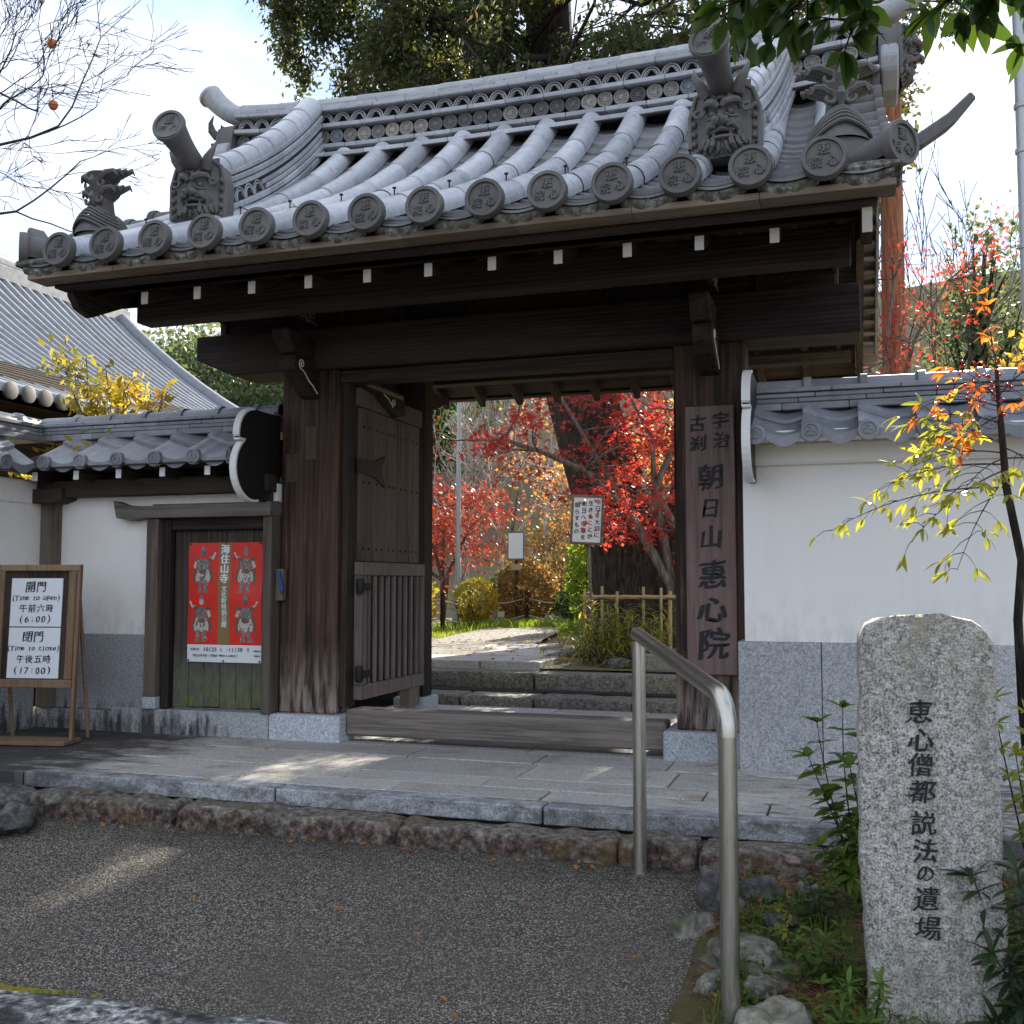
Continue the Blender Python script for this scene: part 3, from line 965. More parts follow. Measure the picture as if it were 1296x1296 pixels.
# barge boards at both gable ends
def roofz(y):
    if y > YR: y = 2 * YR - y
    t = y - 4.457
    return 2.735 + .465 * t + .036 * t ** 3
ys = [4.66 + k * (YR - 4.66) / 10 for k in range(11)]
top = [(y, roofz(y) - .135) for y in ys]
bot = [(y, 2.485 + .30 * (y - 4.72)) for y in ys]
front = [(4.645, 2.66), (4.65, 2.56), (4.70, 2.50), (4.80, 2.47)]
outl = top + [(2 * YR - y, z) for y, z in top[::-1][1:]] + [(2 * YR - y, z) for y, z in front] + [(2 * YR - y, z) for y, z in bot[2:]] + [(y, z) for y, z in bot[::-1][1:-2]] + front[::-1]
for x0 in (-4.105, mir(-4.105) - .045):
    bb = gp('barge_board', MB().prism(outl, 'X', x0, x0 + .045), 'wood_y', 0)
    xo = x0 - .002 if x0 < -2 else x0 + .005
    if x0 > -2: build('white_edge', MB().prism([(4.632, 2.665), (4.637, 2.555), (4.690, 2.492), (4.700, 2.50), (4.652, 2.56), (4.647, 2.665)], 'X', xo, xo + .042), 'white_paint', bb)
# gable infill boards below the ridge
for x0 in (-3.95, mir(-3.95) - .03):
    gp('gable_infill', MB().prism([(5.2, 2.69), (8.04, 2.69), (8.04, 2.74), (YR, 3.30), (5.2, 2.74)], 'X', x0, x0 + .03), 'wood_y', 0)
# verge battens seen from below, one after the other up both slopes
vb = box(0, .10, -.022, .022, -.012, .012).mesh('verge_batten', .002)
for x0 in (mir(-4.105) + .004, -4.105 - .104):
    for k in range(17):
        for sg in (0, 1):
            y = 4.68 + k * .112
            yy = y if not sg else 2 * YR - y
            put('verge_batten', vb, 'eave_wood', gate, (x0, yy, roofz(y) - .15 - .004 * (k % 2)))

# ---------------------------------------------------------------- roof covering
front_roof = build('front_roof_slope', MB().grid(lambda u, v: (-4.18 + 4.37 * u, 4.50 + 2.1 * v, roofz(4.50 + 2.1 * v) - .115), 4, 12), 'dark_board', gate, fix=False)
rear_roof = build('rear_roof_slope', MB().grid(lambda u, v: (-4.22 + 4.45 * u + 0, 2 * YR - 4.46 - 2.14 * v, roofz(4.46 + 2.14 * v) - .03), 4, 12), 'roof_tile_flat', gate, fix=False)
CX = [-3.948 + .2981 * k for k in range(14)]
R_T = .073
# cover tiles: five lengths up the slope
seg = []
cuts = [4.445, 4.80, 5.22, 5.64, 6.06, 6.50]
for k, (a, b) in enumerate(zip(cuts[:-1], cuts[1:])):
    n = 4
    pts = [(0, a + (b - a) * i / n - (.012 if i == 0 else 0), 0) for i in range(n + 1)]
    pts = [(0, p[1], roofz(p[1]) - .006) for p in pts]
    rr = [R_T + .0015] + [R_T + .0015 - .003 * i / n for i in range(1, n + 1)]
    seg.append(MB().tube(pts, rr, 11, False, (-1.85, 1.85), (0, 0, 1)).mesh('cover_tile', smooth=True, fix=False))
for x in CX:
    for k, me in enumerate(seg):
        put('cover_tile', me, 'roof_tile', front_roof, (x + random.uniform(-.003, .003), 0, random.uniform(-.0015, .0015)), (0, 0, random.uniform(-.004, .004) * 0))
# nails standing on the eave tiles
nl = MB().tube([(0, 0, 0), (0, 0, .045)], .004, 6).lathe([(.011, .045), (.011, .05)], 8).mesh('tile_nail')
for x in CX: put('tile_nail', nl, 'iron', front_roof, (x, 4.72, roofz(4.72) + .062))
# eave discs with raised writing
def disc_mesh(r, glyphs=True, t=.05):
    m = MB().lathe([(r * .93, t), (r, t * .85), (r, .006), (r * .97, 0), (r * .80, 0), (r * .78, .010)], 28, axis='Y')
    if glyphs:
        for L in (.0085, .0055, .0025):
            def place(u, v, l): return (u, L - l, v)
            m2 = lettering([('恵', 0, r * .38, r * .60), ('心', r * .38, -r * .22, r * .58), ('院', -r * .36, -r * .24, r * .58)], place, nib=.02, lift=.0002)
            m.add(m2.v, m2.f)
    return m
dm = disc_mesh(.0925).mesh('eave_disc', smooth=True)
for x in CX:
    put('eave_disc', dm, 'roof_tile_clay', front_roof, (x, 4.385, 2.733), (rad(-5), random.uniform(-.12, .12), random.uniform(-.03, .03)))
# flat concave tiles between the columns
def arc_slab(y0, y1, z0, z1, w=.118, sag=.034, th=.019, n=8):
    m = MB()
    vs = []
    for (y, z) in ((y0, z0), (y1, z1)):
        for lay in (0, -th):
            for i in range(n + 1):
                u = -1 + 2 * i / n
                vs.append((u * w, y, z + lay - sag * (1 - u * u)))
    fs = []
    N = n + 1
    for i in range(n):
        fs.append((i, i + 1, 2 * N + i + 1, 2 * N + i))             # top
        fs.append((i, N + i, N + i + 1, i + 1))                       # lower end
        fs.append((N + i, 3 * N + i, 3 * N + i + 1, N + i + 1))       # underside
    return m.add(vs, fs)
fm = []
for j in range(13):
    y0 = 4.60 + j * .148
    y1 = y0 + .30
    fm.append(arc_slab(y0, y1, roofz(y0) - .012, roofz(y1) - .054, th=.026).mesh('flat_tile', smooth=True))
GX = [(a + b) / 2 for a, b in zip(CX[:-1], CX[1:])] + [CX[0] - .15, CX[-1] + .15]
for x in GX:
    for j, me in enumerate(fm):
        put('flat_tile', me, 'roof_tile_flat', front_roof, (x, 0, random.uniform(-.002, .002)))
# eave ends: three stacked thin tiles over a pendant with relief
e3 = [arc_slab(4.440 + .022 * j, 4.75, 2.700 + .022 * j, 2.79 + .02 * j, .122, .026, .012).mesh('eave_flat_tile', smooth=True) for j in range(3)]
pen = MB()
def pend(u, v):
    a = -1 + 2 * u
    z = 2.686 - .024 * (1 - a * a) - v * (.050 - .006 * abs(a) ** 1.5)
    relief = .008 * math.sin(u * 21) * math.sin(v * 3.1) if 0 < v < 1 else 0
    return (a * .126, 4.452 + .006 * v - relief - .01 * math.sin(v * math.pi), z)
pen.grid(pend, 22, 6)
pen.grid(lambda u, v: ((-1 + 2 * u) * .126, 4.452 + .10 * v, 2.686 - .024 * (1 - (-1 + 2 * u) ** 2)), 10, 1)
pm = pen.mesh('eave_pendant', smooth='all', fix=False)
for x in GX:
    for me in e3: put('eave_flat_tile', me, 'roof_tile_flat', front_roof, (x, 0, random.uniform(-.002, .002)))
    put('eave_pendant', pm, 'mossy_tile', front_roof, (x, 0, 0))

# verge: round tiles lying across the gable edges, discs outwards
vt = MB().tube([(-.05, 0, 0), (.10, 0, 0), (.24, 0, .0)], [.068, .068, .072], 11, False, (-1.85, 1.85), (0, 0, 1)).mesh('verge_tile', smooth=True, fix=False)
vd_ = MB().lathe([(.078, -.045), (.084, -.035), (.084, -.004), (.080, 0), (.066, 0), (.064, -.008)], 22, axis='X').mesh('verge_disc', smooth=True)
vp = MB().box(-.02, .235, -.135, .135, -.055, -.035).box(.225, .242, -.125, .125, -.14, -.03).mesh('verge_plate', .004)
for side in (1, -1):
    xo = CX[-1] + .05 if side == 1 else CX[0] - .05
    for k in range(8):
        y = 4.86 + k * .235
        for sg in (0, 1):
            yy = y if not sg else 2 * YR - y
            par = front_roof if not sg else rear_roof
            sl = math.atan(.465 + .108 * (y - 4.457) ** 2) * (1 if not sg else -1)
            r = (sl, 0, 0) if side == 1 else (-sl, 0, math.pi)
            put('verge_tile', vt, 'roof_tile_clay', par, (xo, yy, roofz(y) - .015), r)
            put('verge_disc', vd_, 'roof_tile_clay', par, (xo + side * .245, yy, roofz(y) - .015), r)
            put('verge_plate', vp, 'roof_tile_flat', par, (xo, yy, roofz(y) - .02), r)
# corner tiles set diagonally
ct = MB().tube([(-.17, 0, .02), (0, 0, 0), (.14, 0, .012), (.20, 0, .02)], [.072, .075, .080, .084], 13, False, (-2.2, 2.2), (0, 0, 1)).mesh('corner_tile', smooth=True, fix=False)
cd = disc_mesh(.094).mesh('corner_disc', smooth=True)
cp = MB().box(-.16, .15, -.15, .12, -.10, -.065).mesh('corner_plate', .01)
for side in (1, -1):
    cx = CX[-1] + .16 if side == 1 else CX[0] - .16
    ang = rad(-42) if side == 1 else rad(180 + 42)
    put('corner_tile', ct, 'roof_tile_clay', front_roof, (cx, 4.60, 2.762), (0, 0, ang))
    dx, dy = math.cos(ang), math.sin(ang)
    put('corner_disc', cd, 'roof_tile_clay', front_roof, (cx + dx * .21, 4.60 + dy * .21, 2.782), (0, 0, ang + math.pi / 2))
    put('corner_plate', cp, 'mossy_tile', front_roof, (cx, 4.58, 2.775), (0, 0, 0))
# up-curved tip tile behind the right corner
tipm = MB().prism([(0, -.03), (.16, .0), (.30, .10), (.40, .22), (.375, .25), (.27, .15), (.14, .06), (0, .035)], 'Y', -.05, .05).mesh('tip_tile', .008)
put('tip_tile', tipm, 'roof_tile_clay', front_roof, (.17, 4.72, 2.86), (0, 0, rad(20)))
put('tip_tile', tipm, 'roof_tile_clay', front_roof, (mir(.17), 4.72, 2.80), (0, 0, rad(160)))

# ---------------------------------------------------------------- main ridge
XL, XRr = -4.26, .22
def sori(x): return .075 * (abs(x - (XL + XRr) / 2) / 2.24) ** 3.2
ridge = build('main_ridge', box(XL + .03, XRr - .03, 6.56, 6.68, 3.90, 4.36), 'dark_board', gate)
def course(name, y, z0, z1, w, piece, mat, off=0., j=.0, lip=.0):
    """a course of tile slabs on both faces of the ridge"""
    x = XL
    first = True
    while x < XRr - .02:
        L = piece if not (first and off) else piece * off
        first = False
        x1 = min(XRr, x + L)
        dz0, dz1 = sori(x), sori(x1)
        yy = y + random.uniform(-j, j)
        for sg in (0, 1):
            ya, yb = (yy, YR) if not sg else (YR, 2 * YR - yy)
            m = MB()
            g = .0015
            zf = -lip
            fr = (zf, 0) if not sg else (0, zf)
            m.add([(x + g, ya, z0 + dz0 + fr[0]), (x1 - g, ya, z0 + dz1 + fr[0]), (x1 - g, yb, z0 + dz1 + fr[1]), (x + g, yb, z0 + dz0 + fr[1]),
                   (x + g, ya, z1 + dz0 + fr[0]), (x1 - g, ya, z1 + dz1 + fr[0]), (x1 - g, yb, z1 + dz1 + fr[1]), (x + g, yb, z1 + dz0 + fr[1])],
                  [(0, 3, 2, 1), (4, 5, 6, 7), (0, 1, 5, 4), (1, 2, 6, 5), (2, 3, 7, 6), (3, 0, 4, 7)])
            build(name, m, mat, ridge, bevel=.004)
        x = x1
course('ridge_tile', 6.355, 4.012, 4.042, 0, .31, 'roof_tile', .6, .003, .085)
course('ridge_tile', 6.475, 4.047, 4.078, 0, .27, 'roof_tile_ridge', .35, .003, .006)
course('ridge_tile', 6.475, 4.200, 4.231, 0, .27, 'roof_tile_ridge', .8, .003, .006)
course('ridge_tile', 6.470, 4.318, 4.342, 0, .25, 'roof_tile_ridge', .5, .003, .006)
course('ridge_tile', 6.490, 4.345, 4.370, 0, .22, 'roof_tile_ridge', .2, .003, .006)
course('ridge_tile', 6.510, 4.373, 4.396, 0, .24, 'roof_tile_ridge', .7, .003, .006)
# band of round medallions
med = MB().lathe([(.050, .03), (.053, .024), (.053, .004), (.049, 0), (.041, 0), (.040, .007), (.020, .007), (.017, .001), (.006, .001)], 18, axis='Y')
for k in range(10):
    a = k * math.pi / 5
    med.lathe([(.007, .006), (.007, .002), (.004, .001)], 6, (.030 * math.cos(a), 0, .030 * math.sin(a)), 'Y')
medm = med.mesh('medallion', smooth=True)
n = 41
for k in range(n):
    x = XL + .06 + k * (XRr - XL - .12) / (n - 1)
    put('medallion', medm, 'ridge_medallion', ridge, (x, 6.512, 4.139 + sori(x)), (0, random.uniform(0, 6), 0))
# band of interlocking wave arches
wv = MB()
for r in (.062, .047):
    wv.tube([(r * math.cos(a), 0, r * math.sin(a) * 1.15) for a in np.linspace(0, math.pi, 11)], .0058, 5, False)
wv.tube([(-.062, .012, .0), (-.03, .012, .028), (0, .012, .072)], .0058, 5, False).tube([(.062, .012, 0), (.03, .012, .028), (0, .012, .072)], .0058, 5, False)
wvm = wv.mesh('wave_arch', smooth='all', fix=False)
n = 34
for k in range(n):
    x = XL + .08 + k * (XRr - XL - .16) / (n - 1)
    put('wave_arch', wvm, 'roof_tile_ridge', ridge, (x, 6.515, 4.236 + sori(x)))
# rounded capping tiles
xs = np.linspace(XL, XRr, 15)
for k in range(14):
    a, b = xs[k] + .001, xs[k + 1] - .001
    m = MB().tube([(a, YR, 4.385 + sori(a)), ((a + b) / 2, YR, 4.385 + sori((a + b) / 2)), (b, YR, 4.385 + sori(b))], [.082, .080, .078], 13, True, (-1.9, 1.9), (0, 0, 1))
    build('cap_tile', m, 'roof_tile_ridge', ridge, smooth=True, fix=False)
def horn_mesh(L, rise, r0, r1, glyphs, tilt=None):
    """projecting round tile that curves up to a written disc; runs along -Y"""
    n = 9
    pts, rr = [], []
    for i in range(n):
        t = i / (n - 1)
        pts.append((0, -L * t, rise * t ** 1.7))
        rr.append(r0 + (r1 - r0) * t ** 3)
    m = MB().tube(pts, rr, 18, True, None, (0, 0, 1))
    sl = math.atan2(rise * 1.7, L) if tilt is None else tilt
    d = disc_mesh(r1 * 1.06, glyphs, .03)
    ca, sa = math.cos(-sl), math.sin(-sl)
    P = pts[-1]
    m.add([(x, P[1] - .012 + y * ca - z * sa, P[2] + y * sa + z * ca) for x, y, z in d.v], d.f)
    return m.mesh('horn_tile', smooth=True)
hm = horn_mesh(.30, .21, .074, .085, False)
for side in (-1, 1):
    xe = XL if side == -1 else XRr
    put('horn_tile', hm, 'roof_tile_ridge', ridge, (xe, YR, 4.385 + sori(xe)), (0, 0, rad(-90) if side == -1 else rad(90)))

# ---------------------------------------------------------------- demon-faced end tiles
def face_h(u, v):
    """relief of a horned mask, u across, v up, both -1..1"""
    G = lambda cx, cy, sx, sy, a: a * math.exp(-((u - cx) / sx) ** 2 - ((v - cy) / sy) ** 2)
    au = abs(u)
    h = G(0, 0, .62, .72, .50)
    h += .26 * math.exp(-((au - .34) / .26) ** 2 - ((v - .20 - .30 * au) / .10) ** 2)       # brows
    h += .07 * math.exp(-((v - .30 - .3 * au) / .16) ** 2) * math.cos(au * 26) * (au < .75)   # brow hair
    h -= .16 * math.exp(-((au - .30) / .13) ** 2 - ((v - .05) / .07) ** 2)                    # eye sockets
    h += .15 * math.exp(-((au - .30) / .075) ** 2 - ((v - .05) / .05) ** 2)                    # eyeballs
    h += G(0, -.10, .13, .20, .30) + .20 * math.exp(-((au - .15) / .09) ** 2 - ((v + .20) / .08) ** 2)   # nose
    h += .17 * math.exp(-((au - .42) / .16) ** 2 - ((v + .22) / .16) ** 2)                     # cheeks
    h -= .22 * math.exp(-(u / .40) ** 2 - ((v + .45 - .10 * au) / .055) ** 2)                  # mouth
    h += .12 * math.exp(-((au - .30) / .05) ** 2 - ((v + .46) / .07) ** 2)                      # fangs
    h += .15 * math.exp(-(u / .42) ** 2 - ((v + .60) / .07) ** 2)                               # lower lip
    h += .09 * math.exp(-((v + .80) / .16) ** 2) * (1 + math.cos(au * 20 + v * 9))              # beard curls
    h += .10 * math.exp(-((v - .72) / .28) ** 2) * (1 + math.cos(u * 30)) * (au < .6)            # mane
    return h
def oni_mesh(w=.165, H=.37):
    m = MB()
    def P(u, v): return (u * w * .78, -.05 - face_h(u, v) * .15, H * .5 + v * H * .5)
    m.grid(lambda a, b: P(-1 + 2 * a, -1 + 2 * b), 48, 56)
    out = [(-w, 0), (w, 0), (w * 1.02, H * .62), (w * .86, H * .88), (w * .5, H * 1.0), (-w * .5, H * 1.0), (-w * .86, H * .88), (-w * 1.02, H * .62)]
    m.prism(out, 'Y', -.048, .05)
    def on(u, v, d=0.): p = P(u, v); return (p[0], p[1] - d, p[2])
    for sx in (-1, 1):
        for k in range(5):                                        # row of studs in a sunk border
            m.lathe([(.017, -.045), (.016, -.058), (.011, -.066), (.003, -.069)], 10, (sx * w * .88, 0, H * (.10 + .135 * k)), 'Y')
        m.tube([(sx * w * .99, -.05, .004), (sx * w * 1.0, -.05, H * .60), (sx * w * .84, -.05, H * .86), (sx * w * .5, -.05, H * .97)], .013, 6)
        m.tube([(sx * w * .76, -.05, .004), (sx * w * .77, -.05, H * .62)], .007, 6)
        # horn
        m.tube([(sx * w * .44, -.10, H * .80), (sx * w * .60, -.13, H * .93), (sx * w * .76, -.125, H * 1.06), (sx * w * .80, -.10, H * 1.20)], [.030, .026, .015, .003], 9)
        # ear scroll
        m.tube([(sx * w * .70 + math.cos(a) * .026 * a / 5, -.10, H * .60 + math.sin(a) * .026 * a / 5) for a in np.linspace(.8, 6.3, 14)], .009, 6)
        # heavy brow ending in a curl, bulging eye, cheek roll, nostril, fang
        m.tube([on(sx * u, v, .012) for u, v in ((.06, .16), (.20, .26), (.38, .34), (.56, .38), (.68, .30), (.64, .20))], [.012, .018, .020, .017, .012, .006], 8)
        m.tube([on(sx * u, v, .012) for u, v in ((.16, .33), (.32, .45), (.52, .54), (.70, .56))], [.008, .012, .011, .004], 7)
        q = on(sx * .30, .08)
        m.lathe([(.002, q[1] - .022), (.012, q[1] - .017), (.019, q[1] - .004), (.020, q[1] + .01)], 12, (q[0], 0, q[2]), 'Y')
        m.tube([on(sx * u, v, .006) for u, v in ((.14, .0), (.34, -.06), (.54, -.02))], .008, 6)
        m.tube([on(sx * u, v, .010) for u, v in ((.20, -.30), (.40, -.26), (.58, -.36), (.60, -.52), (.46, -.62))], [.012, .015, .015, .013, .007], 8)
        q = on(sx * .15, -.20)
        m.lathe([(.002, q[1] - .020), (.014, q[1] - .014), (.021, q[1])], 10, (q[0], 0, q[2]), 'Y')
        q = on(sx * .30, -.42)
        m.tube([(q[0], q[1] - .012, q[2]), (q[0] * 1.05, q[1] - .02, q[2] - .02), (q[0] * 1.12, q[1] - .016, q[2] - .038)], [.009, .006, .001], 6)
        for k in range(4):                                         # beard and mane locks
            u = .12 + .19 * k
            m.tube([on(sx * u, -.66 + .05 * k, .012), on(sx * (u + .05), -.80 + .05 * k, .020), on(sx * (u + .16), -.92 + .06 * k, .014), on(sx * (u + .22), -.84 + .06 * k, .010)], [.012, .014, .010, .004], 6)
            m.tube([on(sx * (.04 + .11 * k), .42 + .02 * k, .010), on(sx * (.05 + .12 * k), .70, .018), on(sx * (.05 + .13 * k), .97, .004)], [.008, .012, .008], 6)
    m.tube([on(u, -.36 - .05 * abs(u), .012) for u in np.linspace(-.44, .44, 9)], .011, 6)
    m.tube([on(u, -.57 + .06 * abs(u), .010) for u in np.linspace(-.40, .40, 9)], .010, 6)
    return m.mesh('demon_face_tile', smooth=True)
om = oni_mesh()
for side in (-1, 1):
    xe = XL - .06 if side == -1 else XRr + .06
    put('demon_face_tile', om, 'roof_tile_clay', ridge, (xe, YR, 4.0), (0, 0, rad(-90) if side == -1 else rad(90)), (1, 1.2, .98))
    # heart-shaped foot plate at the ridge end
    sp = MB().prism([(6.40, 4.02), (6.38, 4.10), (6.42, 4.18), (6.50, 4.22), (6.74, 4.22), (6.82, 4.18), (6.86, 4.10), (6.84, 4.02), (6.74, 3.93), (YR, 3.90), (6.50, 3.93)], 'X', xe - .05, xe + .05)
    build('foot_plate', sp, 'roof_tile_ridge', ridge, bevel=.012)

# ---------------------------------------------------------------- descending ridges
def kx(side, y): return XC + side * (1.475 + .10 * (y - 5.0))
hm2 = horn_mesh(.42, .12, .056, .088, True, .22)
for side in (-1, 1):
    kr = build('descending_ridge', MB().grid(lambda u, v: (kx(side, 5.02 + 1.45 * v) + (-.07 + .14 * u), 5.02 + 1.45 * v, roofz(5.02 + 1.45 * v) + .27), 1, 10), 'dark_board', gate, fix=False)
    ycut = np.linspace(5.0, 6.47, 8)
    layers = [(.115, .02, .055), (.105, .062, .095), (.088, .175, .205), (.098, .212, .242), (.088, .250, .276)]
    for li, (hw, z0, z1) in enumerate(layers):
        for k in range(7):
            a, b = ycut[k] + .001, ycut[k + 1] - .001
            m = MB()
            vs = []
            for y in (a, (a + b) / 2, b):
                zz = roofz(y)
                xx = kx(side, y)
                kk = 1.08 + .32 * (y - 5) / 1.47
                vs += [(xx - hw, y, zz + z0 * kk), (xx + hw, y, zz + z0 * kk), (xx + hw, y, zz + z1 * kk), (xx - hw, y, zz + z1 * kk)]
            fs = [(0, 1, 2, 3), (8, 11, 10, 9)]
            for q in (0, 4):
                for i in range(4): fs.append((q + i, q + (i + 1) % 4, q + 4 + (i + 1) % 4, q + 4 + i))
            m.add(vs, fs)
            build('ridge_tile', m, 'roof_tile_ridge' if li != 1 else 'roof_tile', kr, bevel=.004)
    for hw, z0, z1, yq in ((.098, .100, .125, 5.60), (.092, .130, .155, 5.55)):      # plain courses take over where the arches stop
        yc2 = np.linspace(yq, 6.47, 5)
        for k in range(4):
            a, b = yc2[k] + .001, yc2[k + 1] - .001
            vs = []
            for y in (a, (a + b) / 2, b):
                kk = 1.08 + .32 * (y - 5) / 1.47
                zz, xx = roofz(y), kx(side, y)
                vs += [(xx - hw, y, zz + z0 * kk), (xx + hw, y, zz + z0 * kk), (xx + hw, y, zz + z1 * kk), (xx - hw, y, zz + z1 * kk)]
            fs = [(0, 1, 2, 3), (8, 11, 10, 9)]
            for q in (0, 4):
                for i in range(4): fs.append((q + i, q + (i + 1) % 4, q + 4 + (i + 1) % 4, q + 4 + i))
            build('ridge_tile', MB().add(vs, fs), 'roof_tile_ridge', kr, bevel=.004)
    # dark core and wave arches in the gap
    core = MB()
    n = 12
    yy = np.linspace(5.0, 6.47, n)
    vs, fs = [], []
    for y in yy:
        xx, zz = kx(side, y), roofz(y)
        vs += [(xx - .075, y, zz - .06), (xx + .075, y, zz - .06), (xx + .075, y, zz + .25), (xx - .075, y, zz + .25)]
    for i in range(n - 1):
        for q in range(4): fs.append((i * 4 + q, i * 4 + (q + 1) % 4, i * 4 + 4 + (q + 1) % 4, i * 4 + 4 + q))
    core.add(vs, fs)
    build('ridge_core', core, 'dark_board', kr)
    for k in range(5):
        y = 5.06 + k * .115
        sl = math.atan(.465 + .108 * (y - 4.457) ** 2)
        for face in (-1, 1):
            o = put('wave_arch', wvm, 'roof_tile_ridge', kr, (kx(side, y) + face * .082, y, roofz(y) + .108 + .03 * (y - 5) / 1.47), (0, -sl, rad(90)), (.95, 1, .95))
    ycap = np.linspace(4.97, 6.46, 9)
    for k in range(8):
        a, b = ycap[k], ycap[k + 1]
        pts = [(kx(side, y), y, roofz(y) + .305 + .10 * (y - 5) / 1.47 + .05 * max(0, (5.3 - y)) ** 1.2) for y in np.linspace(a, b, 4)]
        build('cap_tile', MB().tube(pts, [.086, .084, .082, .080], 13, True, (-1.95, 1.95), (0, 0, 1)), 'roof_tile', kr, smooth=True, fix=False)
    ang = math.atan2(.10 * side, 1)
    put('horn_tile', hm2, 'roof_tile_clay', kr, (kx(side, 5.0), 5.02, roofz(5.0) + .305), (0, 0, -ang))
    put('demon_face_tile', om, 'roof_tile_clay', kr, (kx(side, 4.93), 4.97, roofz(4.97) + .015), (0, 0, -ang), (1, 1, .98))

# ---------------------------------------------------------------- breaking-wave finials at the corners
def finial_mesh():
    m = MB()
    # domed foot with flowing ridges
    def dome(u, v):
        th = -math.pi + 2 * math.pi * u
        r = .135 * math.cos(max(0, v) * 1.35)
        return (r * math.cos(th) * 1.0, r * math.sin(th) * 1.15 + .03 * v, .005 + .15 * math.sin(v * 1.45))
    m.grid(dome, 24, 8)
    m.lathe([(.135, -.14), (.138, -.05), (.135, .006)], 24)
    for k in range(6):
        pts = []
        for i in range(12):
            t = i / 11
            a = -1 + 2 * t
            zz = .035 + k * .021 + .045 * (1 - a * a)
            rr = .135 * max(.15, math.sqrt(max(0, 1 - (zz / .19) ** 2))) + .012
            pts.append((a * rr, -math.sqrt(max(.0004, 1 - a * a)) * rr * 1.12, zz - .03 * abs(a)))
        m.tube(pts, .0085, 6)
    # neck
    m.lathe([(.075, .12), (.062, .17), (.055, .23), (.05, .30)], 14)
    # two tiers of curling crests
    for z0, s in ((.215, 1.0), (.305, 1.12)):
        for sx in (-1, 1):
            pts = []
            for i in range(20):
                t = i / 19
                a = 5.2 * t + .4
                r = .038 * (1 - .72 * t)
                pts.append((sx * (.048 + r * math.cos(a + 1.2)) * s, -.058 - .01 * t, z0 + r * math.sin(a + 1.2)))
            m.tube(pts, [.016 * (1 - .5 * i / 19) for i in range(20)], 7)
            for k in range(4):                                   # feathered flares
                b = .10 + .11 * k
                m.tube([(sx * .02 * s, -.05 + .018 * k, z0 + .02), (sx * (.07 + .012 * k) * s, -.055 + .026 * k, z0 + .055), (sx * (.105 + .016 * k) * s, -.04 + .03 * k, z0 + .062 + .006 * k), (sx * (.125 + .006 * k) * s, -.03 + .034 * k, z0 + .035 + .01 * k)], [.018, .019, .014, .005], 7)
        m.tube([(0, -.06, z0 - .035), (0, -.078, z0 + .01), (0, -.066, z0 + .06)], [.012, .024, .012], 8)
        m.lathe([(.05, z0 + .0), (.085, z0 + .04), (.095, z0 + .062), (.05, z0 + .075)], 14)
    return m.mesh('wave_finial', smooth=True)
fmn = finial_mesh()
for side in (-1, 1):
    put('wave_finial', fmn, 'roof_tile_clay', front_roof, (XC + side * 1.985, 4.77, roofz(4.77) + .02), (0, 0, rad(8 * side)))

# ---------------------------------------------------------------- door leaves, both swung open inwards
def door_leaf(side, simple=False):
    """leaf in local axes: hinge edge at y = 0, leaf runs +Y, face looks towards the passage"""
    s = side
    X0 = -2.995 if s == 1 else -.885
    Y0 = 6.0
    L = 1.03
    fx = lambda a, b: (X0 + s * a, X0 + s * b) if s == 1 else (X0 + s * b, X0 + s * a)
    def bx(a, b, y0, y1, z0, z1): p, q = fx(a, b); return box(p, q, Y0 + y0, Y0 + y1, z0, z1)
    leaf = gp('door_leaf', bx(-.06, -.035, .02, L - .02, .30, 2.20), 'door_wood', .003)
    for k in range(5):
        y0 = .03 + k * (L - .06) / 5
        build('door_plank', bx(-.034, .010 + .0015 * (k % 2), y0 + .003, y0 + (L - .06) / 5 - .003, 1.11, 2.10), 'door_wood', leaf, bevel=.004)
        for z in (1.19, 1.62, 1.98):                              # pairs of nail heads on every plank
            for q in (.05, .13):
                p, _ = fx(.012, .012)
                build('nail_head', MB().lathe([(.009, 0), (.008, .004 * s), (.004, .007 * s)], 7, (p, Y0 + y0 + q, z + .01 * k * 0), 'X'), 'iron', leaf)
    build('top_rail', bx(-.02, .018, .0, L, 2.105, 2.225), 'door_wood', leaf, bevel=.004)
    # lattice panel on the lower half
    build('lattice_rail', bx(-.01, .045, .0, L, 1.02, 1.105), 'lattice_wood', leaf, bevel=.005)
    build('lattice_rail', bx(-.01, .045, .0, L, .235, .325), 'lattice_wood', leaf, bevel=.005)
    build('lattice_stile', bx(-.01, .044, .0, .085, .326, 1.019), 'lattice_wood', leaf, bevel=.005)
    build('lattice_stile', bx(-.01, .044, L - .05, L, .326, 1.019), 'lattice_wood', leaf, bevel=.005)
    for k in range(9):
        y = .145 + k * .0975
        build('lattice_slat', bx(.010, .034, y - .016, y + .016, .326, 1.019), 'lattice_wood', leaf, bevel=.004)
    build('lattice_back', bx(-.034, -.030, .03, L - .03, .30, 1.05), 'black_paint', leaf)
    # forked iron strap and hinges
    strap = [(-.02, 1.77), (.22, 1.765), (.40, 1.83), (.33, 1.735), (.40, 1.60), (.22, 1.665), (-.02, 1.68)]
    a, b = fx(.012, .022)
    build('iron_strap', MB().prism([(Y0 + u, z) for u, z in strap], 'X', a, b), 'black_paint', leaf, bevel=.003)
    for z in (.95, .40) if s == 1 else ():
        a, b = fx(.02, .06)
        build('hinge', MB().lathe([(.022, -.05), (.026, -.02), (.026, .02), (.022, .05)], 10, ((a + b) / 2, Y0 - .012, z)).box(a, b, Y0, Y0 + .10, z - .025, z + .02), 'iron', leaf)
    # foot bolt and dragging block at the free end
    build('foot_block', bx(-.04, .03, L - .24, L - .05, .10, .234), 'lattice_wood', leaf, bevel=.004)
door_leaf(1)
door_leaf(-1)

